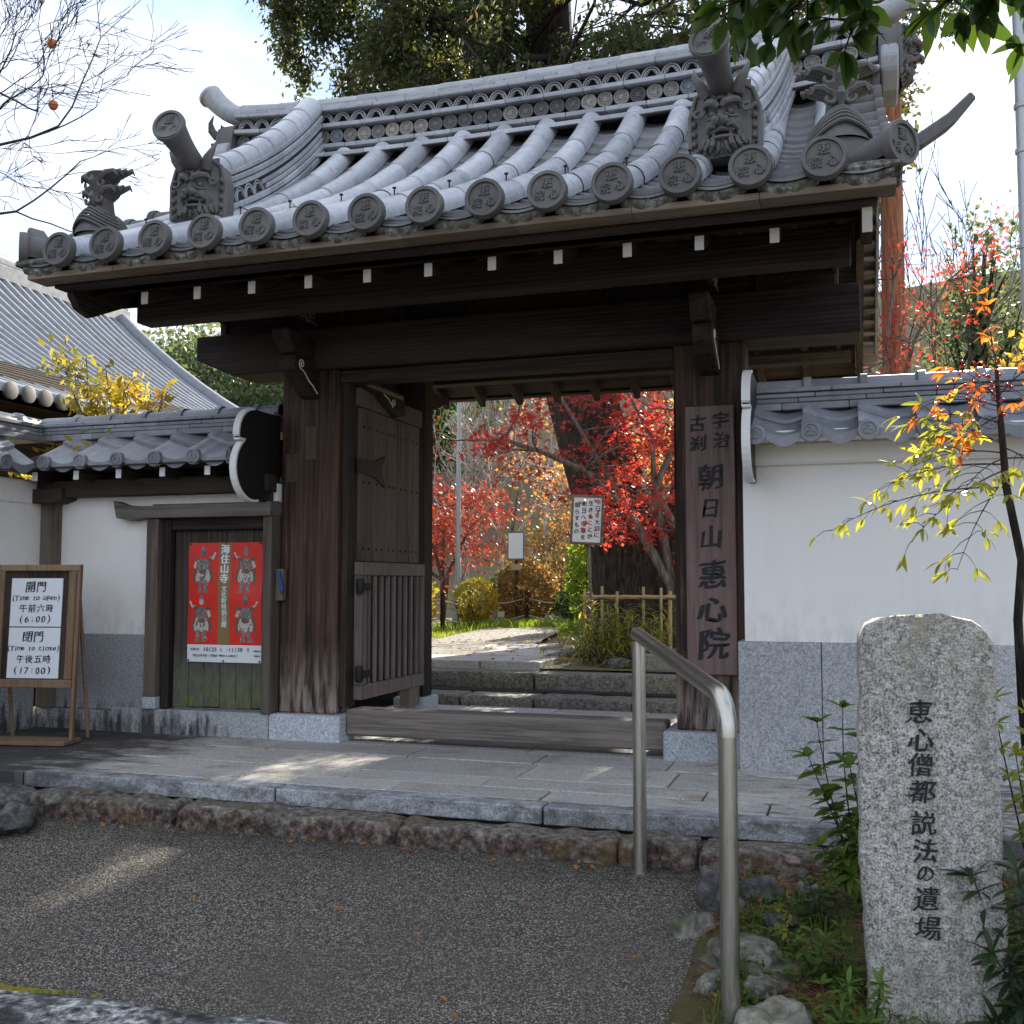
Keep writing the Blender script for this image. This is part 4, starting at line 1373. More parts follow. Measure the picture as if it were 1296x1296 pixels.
# ================================================================== WING WALLS
def sangawara(w, depth, z0, slope, name):
    """S-shaped wall tile with a small round face at its left lower corner; origin at lower front centre"""
    m = MB()
    def prof(u):                                  # u 0..1 across
        if u < .30: return .030 * math.cos((u / .30) * math.pi) * .5 + .015 + .012
        return .012 + .0 - .030 * math.sin((u - .30) / .70 * math.pi) * .9
    nu = 16
    th = .020
    vs = []
    for (y, dz) in ((0, 0), (depth, slope * depth)):
        for lay in (0, -th):
            for i in range(nu + 1):
                u = i / nu
                vs.append((-w / 2 + w * 1.06 * u, y, dz + prof(u) + lay))
    N = nu + 1
    fs = []
    for i in range(nu):
        fs += [(i, i + 1, 2 * N + i + 1, 2 * N + i), (i, N + i, N + i + 1, i + 1), (N + i, 3 * N + i, 3 * N + i + 1, N + i + 1)]
    m.add(vs, fs)
    return m
def sanga_eave(w, depth, slope):
    m = sangawara(w, depth, 0, slope, '')
    r = .052
    m.lathe([(r * .9, .03), (r, .02), (r, -.004), (r * .93, -.010), (r * .72, -.010), (r * .70, -.003)], 20, (-w * .5 + .045, -.012, -.006), 'Y')
    for k in range(3):                             # three-comma swirl
        a0 = k * 2 * math.pi / 3
        pts, rr = [], []
        for i in range(7):
            t = i / 6
            a = a0 + 2.1 * t
            q = .010 + .012 * t
            pts.append((-w * .5 + .045 + q * 1.2 * math.cos(a), -.016, q * 1.2 * math.sin(a) - .006))
            rr.append(.008 * (1 - .75 * t))
        m.tube(pts, rr, 6)
    for k in range(10):
        a = k * math.pi / 5
        m.lathe([(.003, -.004), (.002, -.010)], 5, (-w * .5 + .045 + .033 * math.cos(a), -.008, .033 * math.sin(a) - .006), 'Y')
    # hanging front apron
    def ap(u, v):
        uu = .30 + .70 * u
        z = .012 - .030 * math.sin(u * math.pi) * .9 - .018
        return (-w / 2 + w * 1.06 * uu, -.004, z - v * (.012 + .026 * math.sin(u * math.pi)))
    m.grid(ap, 12, 3)
    return m

def wall_roof(par, x0, x1, y_eave, y_ridge, z_eave, z_ridge, pitch, w, x_first, n, mirror=True):
    """tiled coping: two courses on each face, capped ridge"""
    slope = (z_ridge - z_eave) / (y_ridge - y_eave)
    d = (y_ridge - y_eave)
    me = sanga_eave(w, d * .62, slope).mesh('eave_tile', smooth=True)
    m2 = sangawara(w, d * .60, 0, slope, '').mesh('wall_tile', smooth=True)
    for k in range(n):
        x = x_first + k * w
        av = x1 - .015 - (x - .045)
        if av < .07: break
        f = min(1, av / (w * 1.06))                  # the last tile is cut to fit
        sc_ = (f, 1, 1)
        put('eave_tile', me, 'roof_tile_wall', par, (x + f * w * .5 - .045, y_eave, z_eave + random.uniform(-.003, .003)), None, sc_)
        put('wall_tile', m2, 'roof_tile_wall', par, (x + f * w * .5 - .045, y_eave + d * .48, z_eave + slope * d * .48 + .022), None, sc_)
        if mirror:
            put('wall_tile', m2, 'roof_tile_wall', par, (x + w * .5, 2 * y_ridge - y_eave, z_eave), (0, 0, math.pi))
            put('wall_tile', m2, 'roof_tile_wall', par, (x + w * .5, 2 * y_ridge - y_eave - d * .48, z_eave + slope * d * .48 + .022), (0, 0, math.pi))
    # ridge courses
    for j, (hw, a, b) in enumerate([(.125, -.02, .018), (.115, .022, .046), (.105, .050, .074), (.112, .078, .104)]):
        x = x0
        L = .34
        first = True
        while x < x1 - .01:
            xn = min(x1, x + (L * (.4 + .25 * j) if first else L)); first = False
            build('ridge_tile', box(x + .001, xn - .001, y_ridge - hw, y_ridge + hw, z_ridge + a + random.uniform(-.0015, .0015), z_ridge + b), 'roof_tile_wall', par, bevel=.004)
            x = xn
    x = x0
    while x < x1 - .01:
        xn = min(x1, x + .285)
        mb = MB().tube([(x, y_ridge, z_ridge + .10), (xn, y_ridge, z_ridge + .10)], [.062, .060], 11, True, (-1.75, 1.75), (0, 0, 1))
        mb.tube([(xn - .05, y_ridge, z_ridge + .10), (xn - .035, y_ridge, z_ridge + .10), (xn, y_ridge, z_ridge + .10)], [.060, .075, .075], 11, True, (-1.75, 1.75), (0, 0, 1))
        build('cap_tile', mb, 'roof_tile_wall', par, smooth=True, fix=False)
        x = xn

def shield_poly(y0, z0, sc=1.0):
    """double-lobed end board of a coping in (y, z); front lobes towards -Y"""
    pts = []
    for i in range(13):                             # upper lobe
        a = rad(92 + i * 100 / 12)
        pts.append((y0 + .20 * sc + .175 * sc * math.cos(a), z0 + .37 * sc + .165 * sc * math.sin(a)))
    for i in range(17):                             # lower lobe
        a = rad(120 + i * 165 / 16)
        pts.append((y0 + .195 * sc + .20 * sc * math.cos(a), z0 + .165 * sc + .195 * sc * math.sin(a)))
    pts += [(y0 + .50 * sc, z0 - .03 * sc), (y0 + .50 * sc, z0 + .535 * sc)]
    return pts
def shield(par, x, y0, z0, t=.035, sc=1.0):
    P = shield_poly(y0, z0, sc)
    b = build('shield_board', MB().prism(P, 'X', x - t / 2, x + t / 2), 'black_paint', par)
    edge = MB()
    F = P[:-2]
    n = len(F)
    c = (y0 + .2 * sc, z0 + .25 * sc)
    vs, fs = [], []
    for i, (y, z) in enumerate(F):
        a, q = F[max(0, i - 1)], F[min(n - 1, i + 1)]
        ty, tz = q[0] - a[0], q[1] - a[1]
        L = math.hypot(ty, tz) or 1
        ny, nz_ = tz / L, -ty / L
        if (y - c[0]) * ny + (z - c[1]) * nz_ < 0: ny, nz_ = -ny, -nz_
        vs += [(x - t / 2 - .004, y - ny * .006, z - nz_ * .006), (x + t / 2 + .004, y - ny * .006, z - nz_ * .006), (x + t / 2 + .004, y + ny * .008, z + nz_ * .008), (x - t / 2 - .004, y + ny * .008, z + nz_ * .008)]
    for i in range(n - 1):
        for q in range(4): fs.append((i * 4 + q, i * 4 + (q + 1) % 4, i * 4 + 4 + (q + 1) % 4, i * 4 + 4 + q))
    fs += [(0, 1, 2, 3), ((n - 1) * 4, (n - 1) * 4 + 3, (n - 1) * 4 + 2, (n - 1) * 4 + 1)]
    edge.add(vs, fs)
    build('white_edge', edge, 'white_paint', b)

# ---- left wing with the small side door
lw = thing('left_wing_wall', 'white plastered wing wall with small side door and tiled coping, left of the gate', 'wall', (-4.3, 5.9, 0))
def lp(name, mb, mat, bevel=.005, par=None): return build(name, mb, mat, par or lw, bevel=bevel)
lp('plaster_panel', box(-5.13, -4.392, 5.815, 6.0, .632, 1.60), 'plaster', 0)
lp('plaster_panel', box(-4.392, -3.452, 5.815, 6.0, 1.49, 1.60), 'plaster', 0)
lp('stone_panel', box(-5.13, -4.392, 5.805, 6.0, .135, .630), 'granite_stained', .004)
lp('base_stone', box(-5.30, -4.66, 5.785, 6.0, -.02, .133), 'granite_stained', .006)
lp('base_stone', box(-4.657, -3.478, 5.78, 6.0, -.02, .155), 'granite_stained', .006)
lp('corner_post', box(-5.255, -5.12, 5.76, 5.95, .135, 1.53), 'grey_wood')
lp('corner_bracket', MB().prism([(-5.42, 1.53), (-5.42, 1.60), (-5.0, 1.60), (-5.0, 1.53), (-5.08, 1.505), (-5.34, 1.505)], 'Y', 5.66, 5.98), 'wood_x')
lp('wall_beam', box(-5.36, -3.46, 5.70, 5.83, 1.545, 1.655), 'wood_x')
lp('door_post', box(-4.39, -4.30, 5.755, 5.93, .235, 1.392), 'grey_wood')
lp('door_post', box(-3.52, -3.456, 5.755, 5.93, .157, 1.392), 'grey_wood')
lp('post_foot_stone', box(-4.395, -4.295, 5.752, 5.94, .157, .234), 'granite_blue', .005)
lp('inner_frame', box(-4.298, -4.235, 5.80, 5.90, .16, 1.39), 'wood_z')
lp('door_head', MB().prism([(-4.64, 1.515), (-4.615, 1.40), (-4.50, 1.378), (-4.40, 1.393), (-3.456, 1.393), (-3.456, 1.484), (-4.42, 1.474), (-4.55, 1.484)], 'Y', 5.73, 5.87), 'sill_wood')
lp('door_head_inner', box(-4.234, -3.522, 5.81, 5.90, 1.315, 1.391), 'wood_x')
sdoor = lp('side_door', box(-4.234, -3.523, 5.872, 5.90, .165, 1.314), 'dark_board', 0)
for k in range(6):
    x0 = -4.232 + k * .118
    build('door_plank', box(x0 + .0015, x0 + .1165, 5.850 + .0015 * (k % 2), 5.871, .168 + .004 * (k % 3), 1.312), 'side_door_wood', sdoor, bevel=.003)
for k in range(5):
    x = -5.113 + k * .3305
    r = lp('coping_rafter', box(x - .02, x + .02, 5.55, 5.95, 1.64, 1.70), 'wood_y', .003)
    build('white_end', box(x - .0205, x + .0205, 5.542, 5.549, 1.641, 1.70), 'white_paint', r, bevel=.002)
lp('coping_soffit', MB().prism([(5.47, 1.715), (5.95, 1.90), (5.95, 1.66), (5.84, 1.66), (5.84, 1.705)], 'X', -5.35, -3.50), 'wood_x', 0)
wall_roof(lw, -5.36, -3.49, 5.50, 5.93, 1.757, 1.965, 0, .2838, -4.993, 6)
shield(lw, -3.500, 5.385, 1.505)
# letter slot with a blue folded paper on the gate's flank
lt = lp('letter_slot', box(-3.452, -3.40, 5.80, 5.845, .86, 1.06), 'grey_wood', .003)
tag(build('folded_newspaper', MB().prism([(-3.445, 1.04), (-3.415, 1.05), (-3.385, .93), (-3.405, .90)], 'Y', 5.785, 5.799), 'blue_plastic'), 'blue folded paper tucked beside the left gate pillar', 'paper')

# ---- wall turning towards the viewer at the far left
rw = thing('return_wall', 'white plastered wall with tiled coping turning forward at the far left edge', 'wall', (-5.25, 5.4, 0))
ANG = rad(-4)
def rbox(name, mb, mat, bevel=.004): return build(name, mb, mat, rw, bevel=bevel)
rbox('plaster_panel', box(-5.52, -5.256, 2.6, 6.0, .62, 1.60), 'plaster', 0)
rbox('plaster_moulding', box(-5.54, -5.235, 2.6, 5.755, 1.50, 1.66), 'plaster', .01)
rbox('stone_panel', box(-5.53, -5.25, 2.6, 5.745, -.03, .618), 'granite_stained')
def side_roof(par, x_e, x_r, z_e, z_r, ys):
    slope = (z_r - z_e) / (x_r - x_e)
    w = .2838
    d = abs(x_r - x_e)
    me = sanga_eave(w, d * .62, abs(slope)).mesh('eave_tile', smooth=True)
    m2 = sangawara(w, d * .60, 0, abs(slope), '').mesh('wall_tile', smooth=True)
    for y in ys:
        put('eave_tile', me, 'roof_tile_wall', par, (x_e, y, z_e), (0, 0, rad(90)))
        put('wall_tile', m2, 'roof_tile_wall', par, (x_e - d * .48, y, z_e + abs(slope) * d * .48 + .022), (0, 0, rad(90)))
    for j, (hw, a, b) in enumerate([(.125, -.02, .018), (.115, .022, .046), (.105, .050, .074), (.112, .078, .104)]):
        build('ridge_tile', box(x_r - hw, x_r + hw, ys[-1] - .2, 5.93 - .13 + .002 * j, z_r + a, z_r + b), 'roof_tile_wall', par, bevel=.004)
    y = ys[-1] - .2
    while y < 5.9:
        mb = MB().tube([(x_r, y, z_r + .10), (x_r, y + .284, z_r + .10)], [.062, .060], 11, True, (-1.75, 1.75), (0, 0, 1))
        mb.tube([(x_r, y + .23, z_r + .10), (x_r, y + .245, z_r + .10), (x_r, y + .284, z_r + .10)], [.06, .075, .075], 11, True, (-1.75, 1.75), (0, 0, 1))
        build('cap_tile', mb, 'roof_tile_wall', par, smooth=True, fix=False)
        y += .285
side_roof(rw, -5.06, -5.40, 1.745, 1.955, [5.32 - k * .2838 for k in range(9)])

# ---- right wing
rg = thing('right_wing_wall', 'white plastered wall on grey stone with tiled coping, right of the gate', 'wall', (.9, 5.7, 0))
XE = 5.2
rb = lambda name, mb, mat, bevel=.004: build(name, mb, mat, rg, bevel=bevel)
rb('plaster_panel', box(-.538, XE, 5.615, 5.95, .668, 1.60), 'plaster', 0)
rb('plaster_moulding', box(-.500, XE, 5.565, 5.96, 1.588, 1.70), 'plaster', .012)
x = -.575
for w in (.42, .62, .62, .62, .62, .62, .62, .62, 1.0):
    rb('stone_panel', box(x + .002, x + w - .002, 5.598, 5.9, -.02, .666), 'granite_base', .003); x += w
wall_roof(rg, -.47, XE, 5.36, 5.78, 1.727, 1.905, 0, .2705, -.448, 22)
shield(rg, -.485, 5.25, 1.525)
rb('coping_bed', box(-.46, XE, 5.42, 6.12, 1.701, 1.745), 'plaster')

# ================================================================== NAME BOARD
nb_ = thing('name_board', 'tall dark wooden name board with carved black writing on the right gate pillar', 'sign', (-.735, 5.83, .47))
NB0, NB1 = -.872, -.600
build('board', box(NB0, NB1, 5.822, 5.848, .470, 1.958), 'board_wood', nb_, bevel=.004)
cx = (NB0 + NB1) / 2
items = [('宇', cx + .062, 1.875, .098), ('治', cx + .066, 1.762, .098), ('古', cx - .066, 1.862, .098), ('刹', cx - .064, 1.748, .098),
         ('朝', cx, 1.560, .150), ('日', cx, 1.385, .120), ('山', cx + .004, 1.225, .135), ('惠', cx + .006, 1.020, .165), ('心', cx + .008, .830, .165), ('院', cx + .014, .640, .175)]
for q in items: build('carved_character', lettering([q], lambda u, v, l: (u, 5.8205 - l, v), nib=.035, lift=.0006, slant=.09, wob=.10), 'ink', nb_, fix=False)

# ================================================================== POSTER
po = thing('event_poster', 'red poster with four guardian figures and white title pinned on the side door', 'poster', (-3.85, 5.84, .47))
PX0, PX1, PZ0, PZ1 = -4.118, -3.572, .462, 1.232
PY = 5.842
pw = PX1 - PX0
zs = PZ0 + .112
def warp(u, v):                                      # paper with a slight wave and a fold
    return PY - .006 * math.sin(u * 3.1) * math.sin(v * 4.0) - .003 * math.sin(v * 9 + u * 4) - .003 * math.exp(-((v - .54) / .10) ** 2)
def pt(u, v, l=0.): return (PX0 + pw * u, warp(u, v) - l, PZ0 + (PZ1 - PZ0) * v)
build('sheet', MB().grid(lambda u, v: pt(u, v), 24, 34).grid(lambda u, v: pt(u, v, -.0012), 24, 34), 'print_white', po, smooth='all', fix=False)
vb_ = (zs - PZ0) / (PZ1 - PZ0)
build('red_field', MB().grid(lambda u, v: pt(u, vb_ + (1 - vb_) * v, .0008), 24, 30), 'print_red', po, smooth='all', fix=False)
build('gold_band', MB().grid(lambda u, v: pt(.415 + .16 * u, vb_ + (1 - vb_) * v, .0016), 6, 30), 'print_gold', po, smooth='all', fix=False)
tit = [(c, .495, .945 - .082 * k, .085) for k, c in enumerate('海住山寺')]
sub = [(c, .500, .613 - .050 * k, .052) for k, c in enumerate('文化財特別公開')]
asp = (PZ1 - PZ0) / pw
def pl(u, v, l): return pt(.495 + (u - .495) * asp, v, .0024 + l)
for q in tit: build('title_character', lettering([q], pl, nib=.045, lift=.0003), 'print_white', po, fix=False)
for q in sub: build('subtitle_character', lettering([q], pl, nib=.035, lift=.0003), 'print_white', po, fix=False)
fo = [line_of('令和7年', .22, .105, .026), line_of('10/25', .37, .107, .048), line_of('土', .475, .107, .028), line_of('-11/30', .60, .107, .048), line_of('日', .73, .107, .028), line_of('時間', .12, .105, .02)]
fo += [line_of('海住山寺本堂・文殊堂 9時から16時まで', .42, .055, .024), line_of('京都府木津川市', .84, .098, .018), line_of('拝観のご案内', .84, .058, .018)]
for q in fo: build('date_text', lettering(q, pl, nib=.02, lift=.0002), 'ink', po, fix=False)
def guardian(cu, cv, s, flip, pose, face):
    """plain printed standing figure in armour: flat shapes of several tones"""
    f = -1 if flip else 1
    def P(pts): return [(cu + f * x * s * asp * .5, cv + y * s * .5) for x, y in pts]
    def flat(polys, l):
        m = MB()
        for pg in polys:
            q = P(pg)
            m.add([pt(u, v, l) for u, v in q], [tuple(range(len(q)))])
        return m
    ell = lambda x, y, a, b, n=14: [(x + a * math.cos(2 * math.pi * i / n), y + b * math.sin(2 * math.pi * i / n)) for i in range(n)]
    legs = [[(-.16, -.28), (.02, -.30), (-.02, -.62), (-.04, -.88), (-.20, -.88), (-.20, -.60)], [(.02, -.30), (.20, -.26), (.24, -.58), (.22 + pose * .1, -.88), (.07 + pose * .1, -.88), (.06, -.60)], [(-.26, -.98), (.0, -.98), (-.02, -.86), (-.22, -.86)], [(.04 + pose * .1, -.98), (.32 + pose * .1, -.98), (.26 + pose * .1, -.86), (.06 + pose * .1, -.86)]]
    skirt = [[(-.24, .02), (.26, .02), (.38, -.34), (.30, -.56), (.14, -.46), (0, -.58), (-.16, -.46), (-.34, -.54), (-.36, -.30)]]
    scarf = [[(-.30, .30), (-.46, .0), (-.50, -.42), (-.40, -.70), (-.36, -.40), (-.34, -.02)], [(.30, .30), (.44, .02), (.52, -.36), (.44, -.62), (.38, -.36), (.34, 0)]]
    torso = [[(-.28, .44), (.28, .44), (.30, .20), (.22, -.02), (-.20, -.02), (-.28, .20)]]
    arm1 = [[(.24, .44), (.36, .36), (.52, .44 + .2 * pose), (.62, .70), (.54, .74), (.44, .54), (.28, .52)], [(-.24, .44), (-.38, .34), (-.48, .10), (-.34, .02), (-.30, .16), (-.26, .30)]]
    sh = [ell(-.30, .42, .13, .09), ell(.30, .42, .13, .09), ell(0, -.10, .20, .10)]
    halo = [ell(0, .72, .30, .26, 20)]
    head = [ell(0, .68, .115, .14)]
    hair = [[(-.12, .74), (-.10, .86), (-.03, .96), (0, 1.04), (.03, .96), (.10, .86), (.12, .74), (.06, .79), (-.06, .79)]]
    staff = [[(.57, -.75), (.60, -.75), (.62, .98), (.59, .98)]]
    rs = np.random.default_rng(int(cu * 100 + cv * 1000))
    def blot(n, x0, x1, y0, y1, a, b): return [ell(rs.uniform(x0, x1), rs.uniform(y0, y1), rs.uniform(.4, 1) * a, rs.uniform(.4, 1) * b, 7) for _ in range(n)]
    f1 = blot(16, -.26, .26, -.5, .4, .05, .07)
    f2 = blot(14, -.30, .30, -.85, .42, .035, .05)
    f3 = blot(10, -.42, .42, -.6, .3, .03, .06)
    return [(f3, 'print_blue', .0040), (f1, 'print_brown', .0044), (f2, 'print_pale', .0048), (staff, 'print_brown', .0016), (scarf, 'print_brown', .0018), (legs, 'print_grey', .0020), (skirt, 'print_pale', .0023), (torso, 'print_grey', .0026), (arm1, 'print_pale', .0028), (sh, 'print_brown', .0031), (head, face, .0034), (hair, 'print_grey', .0037)], flat
for cu, cv, s, flip, pose, face in [(.20, .775, .40, False, .0, 'print_blue'), (.78, .775, .40, True, .5, 'print_grey'), (.19, .365, .40, True, .2, 'print_pale'), (.79, .365, .40, False, .6, 'print_brown')]:
    lays, flat = guardian(cu, cv, s, flip, pose, face)
    fig = None
    for polys, mt, l in lays:
        o = build('printed_figure' if fig is None else 'figure_tone', flat(polys, l), mt, po if fig is None else fig, fix=False)
        if fig: stuff(o)
        fig = fig or o
for u in (.02, .5, .98):
    for v in (.012, .988):
        q = pt(u, v, .002)
        build('pin', MB().lathe([(.006, 0), (.006, -.003), (.002, -.005)], 8, q, 'Y'), 'iron', po)

# ================================================================== SIGN STAND
ss = thing('hours_sign_stand', 'free-standing wooden framed board with handwritten opening and closing hours', 'sign', (-4.74, 5.22, 0))
SA = .20
def sp_(u, w, z):                                    # u across from centre, w depth, z up (leaning back a little)
    w2 = w + (z - .3) * .05
    return (-4.765 + u * math.cos(SA) - w2 * math.sin(SA), 5.19 + u * math.sin(SA) + w2 * math.cos(SA), z)
def sbox(u0, u1, w0, w1, z0, z1):
    m = box(u0, u1, w0, w1, z0, z1); m.v = [sp_(*q) for q in m.v]; return m
for u in (-.282, .262):
    build('upright', sbox(u, u + .022, -.012, .02, .01, 1.085), 'sign_wood', ss, bevel=.003)
build('frame_rail', sbox(-.28, .282, -.018, .022, 1.045, 1.083), 'sign_wood', ss, bevel=.004)
build('frame_rail', sbox(-.259, .261, -.018, .022, .335, .385), 'sign_wood', ss, bevel=.004)
for u in (-.258, .210):
    build('frame_stile', sbox(u, u + .048, -.014, .020, .386, 1.044), 'sign_wood', ss, bevel=.004)
build('backing', sbox(-.212, .212, .006, .018, .384, 1.046), 'wood_z', ss)
build('foot_rail', sbox(-.30, .285, -.10, .10, .004, .03), 'sign_wood', ss, bevel=.004)
build('back_leg', MB().tube([sp_(-.25, .03, 1.0), sp_(-.25, .24, .01)], .012, 6).tube([sp_(.25, .03, 1.0), sp_(.25, .24, .01)], .012, 6), 'sign_wood', ss, fix=False)
def spl(u, v, l): return sp_(u, -.004 - l, v)
for z0, z1, ln in [(.705, 1.000, ('開門', '(Time to open)', '午前六時', '(6:00)')), (.392, .698, ('閉門', '(Time to close)', '午後五時', '(17:00)'))]:
    sh_ = build('paper_sheet', sbox(-.165, .168, -.003, .004, z0, z1), 'paper', ss)
    h = z1 - z0
    it = [line_of(ln[0], -.005, z0 + h * .82, .070), line_of(ln[1], .0, z0 + h * .585, .044, .92), line_of(ln[2], .005, z0 + h * .38, .052, 1.1), line_of(ln[3], .0, z0 + h * .15, .056, 1.15)]
    for q in [[ch] for ln_ in it for ch in ln_]: build('handwriting', lettering(q, spl, nib=.022, lift=.0004, slant=.07, wob=.07), 'ink', sh_, fix=False)

# ================================================================== HANDRAIL
hr = thing('handrail', 'bent stainless steel pipe handrail rising beside the ramp', 'handrail', (-.36, 3.12, -.31))
RA, RB_ = Vector((-.826, 4.2, .765)), Vector((-.352, 3.10, .640))
R_P = .0275
build('rear_post', MB().tube([(RA.x, RA.y, -.24), (RA.x, RA.y, .738)], R_P, 20).lathe([(.03, 0), (.03, .004)], 20, (RA.x, RA.y, -.178)), 'brushed_steel', hr, smooth=True)
d = (RB_ - RA).normalized()
st = RA - d * .03
build('rail', MB().tube([st - d * .004, st, RB_ - d * .10], [R_P * .7, R_P + .001, R_P + .001], 24), 'brushed_steel', hr, smooth=True)
bend = []
c0, c1 = RB_ - d * .10, Vector((RB_.x, RB_.y, RB_.z - .11))
for i in range(9):
    t = i / 8
    bend.append((1 - t) ** 2 * c0 + 2 * t * (1 - t) * RB_ + t * t * c1)
build('elbow', MB().tube(bend, R_P + .002, 24), 'brushed_steel', hr, smooth=True)
build('front_post', MB().tube([(RB_.x, RB_.y, -.42), (RB_.x, RB_.y, RB_.z - .10)], R_P, 24), 'brushed_steel', hr, smooth=True)

# ================================================================== STONE STELE
ste = thing('stone_stele', 'tall rough granite stele with black carved inscription in the planted bed', 'stele', (.2, 3.3, -.3))
SY = 3.5
def stele_mesh():
    nx, nz_ = 26, 90
    zb, zt = -.55, .872
    W = [(-.6, .020, .415), (-.3, .024, .424), (-.05, .016, .425), (.2, .004, .418), (.45, .010, .412), (.7, .012, .415), (.80, .018, .412), (.845, .040, .385), (.865, .085, .34), (.875, .14, .25)]
    def wid(z):
        for (a, l0, r0), (b, l1, r1) in zip(W[:-1], W[1:]):
            if a <= z <= b:
                t = (z - a) / (b - a); return l0 + (l1 - l0) * t, r0 + (r1 - r0) * t
        return W[-1][1:]
    m = MB()
    ring = 64
    vs = []
    for j in range(nz_ + 1):
        z = zb + (zt - zb) * (j / nz_) ** (.9)
        l, r = wid(z)
        l += mnoise.noise(Vector((1.3, 0, z * 7))) * .008 + mnoise.noise(Vector((4.3, 0, z * 22))) * .004
        r += mnoise.noise(Vector((8.3, 0, z * 7))) * .008 + mnoise.noise(Vector((2.3, 0, z * 22))) * .004
        dep = .24 if z < .8 else .24 * (1 - .5 * ((z - .8) / .08) ** 2)
        for k in range(ring):
            th = 2 * math.pi * k / ring
            c, s_ = math.cos(th), math.sin(th)
            e = .16
            x = (l + r) / 2 + (r - l) / 2 * math.copysign(abs(c) ** e, c)
            y = SY + dep / 2 + dep / 2 * math.copysign(abs(s_) ** e, s_)
            q = Vector((x * 9, y * 9, z * 9))
            nn = mnoise.noise(q) * .006 + mnoise.noise(q * 3) * .003
            edge = 1.0 if y > SY + .03 or abs(c) > .97 else .25
            vs.append((x + nn * edge * c, y + nn * edge * (1 if s_ > 0 else -1) * .6, z + (mnoise.noise(Vector((x * 14, y * 14, 3))) * .018 if z > .80 else 0)))
    fs = [(j * ring + k, j * ring + (k + 1) % ring, (j + 1) * ring + (k + 1) % ring, (j + 1) * ring + k) for j in range(nz_) for k in range(ring)]
    fs.append(tuple(range(nz_ * ring, (nz_ + 1) * ring)))
    return m.add(vs, fs)
SK = .914                                              # stands a little nearer than first laid out
sm_ = stele_mesh()
sm_.v = [(x * SK, SY * SK + (y - SY), .98 + (z - .98) * SK) for x, y, z in sm_.v]
build('stone', sm_, 'granite_stele', ste, smooth=True)
ins = []
for c, x, z in zip('恵心僧都説法の遺場', (.176, .178, .174, .178, .179, .181, .180, .182, .184), (.612, .534, .464, .388, .304, .227, .162, .094, .014)):
    ins.append((c, x, z, .070 if c != 'の' else .052))
for q in ins: build('carved_character', lettering([q], lambda u, v, l: (u, SY * SK - .0042 - l, v), nib=.018, lift=.0005, slant=.08, wob=.08), 'ink', ste, fix=False)

# ================================================================== PLANTED BED, FRONT RIGHT
def zbed(x, y):
    t = min(1, max(0, (x + .40) / .6))
    e = .03 * min(1, max(0, (x + .60) / .10)) + .05 * t * t * (3 - 2 * t) * min(1, max(0, (y - 3.3) / .5))
    return zramp(min(y, 4.3)) - .015 + e + mnoise.noise(Vector((x * 5, y * 5, 1))) * .016 + mnoise.noise(Vector((x * 14, y * 14, 1))) * .006
def bedf(u, v):
    x, y = -.60 + 4.2 * u ** 1.25, 2.3 + 2.12 * v
    edge = -.035 * math.sin(y * 3.0) - .05 * math.sin(y * 1.3 + 1)
    x = x + edge * (1 - u)
    return (x, y, zbed(x, y) if u > 0 else zramp(y) - .05)
struct(build('planting_bed', MB().grid(bedf, 90, 54), 'soil', smooth='all', fix=False))

rocks = [  # x, y, z, sx, sy, sz, mat, seed, label
    (-.475, 3.93, -.155, .085, .13, .125, 'rock_dark', 1, 'dark angular rock with pale lichen behind the front handrail post'),
    (-.335, 4.02, -.150, .085, .10, .085, 'rock_dark', 2, 'brown-black rock to the right of the handrail below the kerb'),
    (-.545, 3.72, -.215, .040, .10, .075, 'rock', 3, 'narrow grey rock leaning at the ramp edge left of the handrail'),
    (-.235, 4.20, -.125, .070, .045, .045, 'rock', 4, 'small bluish flat stone lying in the bed near the kerb'),
    (-.165, 4.02, -.125, .055, .045, .038, 'rock', 5, 'small round stone half buried in brown pine needles'),
    (-.335, 3.50, -.225, .125, .20, .075, 'rock', 6, 'long flat grey rock edging the bed right of the handrail post'),
    (-.235, 3.10, -.270, .140, .13, .105, 'rock_pale', 7, 'large pale boulder at the bottom edge beside the handrail'),
    (-.425, 3.36, -.270, .055, .11, .070, 'rock', 8, 'grey-green rock hidden behind the lower handrail post'),
    (-.285, 3.30, -.225, .060, .05, .050, 'rock', 9, 'rounded grey stone wedged above the pale boulder'),
    (-.255, 3.78, -.170, .070, .06, .035, 'rock_dark', 10, 'dark flat stone between the two rocks in the bed'),
]
for x, y, z, sx, sy, sz, mt, sd_, lb in rocks:
    o = put('rock', rock_mesh('rock', sd_, sx * .86, sy * .86, sz * .9), mt, None, (x, y, z - .022), (.2 * math.sin(sd_), .2 * math.cos(sd_ * 2), sd_ * .7))
    tag(o, lb, 'rock', 'rocks edging the planted bed')
lrocks = [(-3.80, 4.06, -.14, .15, .10, .075, 'rock_dark', 21, 'dark veined rock at the left end of the kerb'),
          (-4.02, 3.98, -.15, .12, .09, .07, 'rock_dark', 22, 'reddish brown stone at the left picture edge by the ramp'),
          (-4.06, 4.22, -.10, .22, .10, .07, 'rock_dark', 23, 'long dark stone behind the rocks at the far left'),
          (-3.72, 4.28, -.08, .10, .06, .05, 'rock', 24, 'small grey stone wedged against the platform at the far left')]
for x, y, z, sx, sy, sz, mt, sd_, lb in lrocks:
    tag(put('rock', rock_mesh('rock', sd_, sx, sy, sz), mt, None, (x, y, z), (0, 0, sd_ * .7)), lb, 'rock', 'rocks at the left end of the kerb')

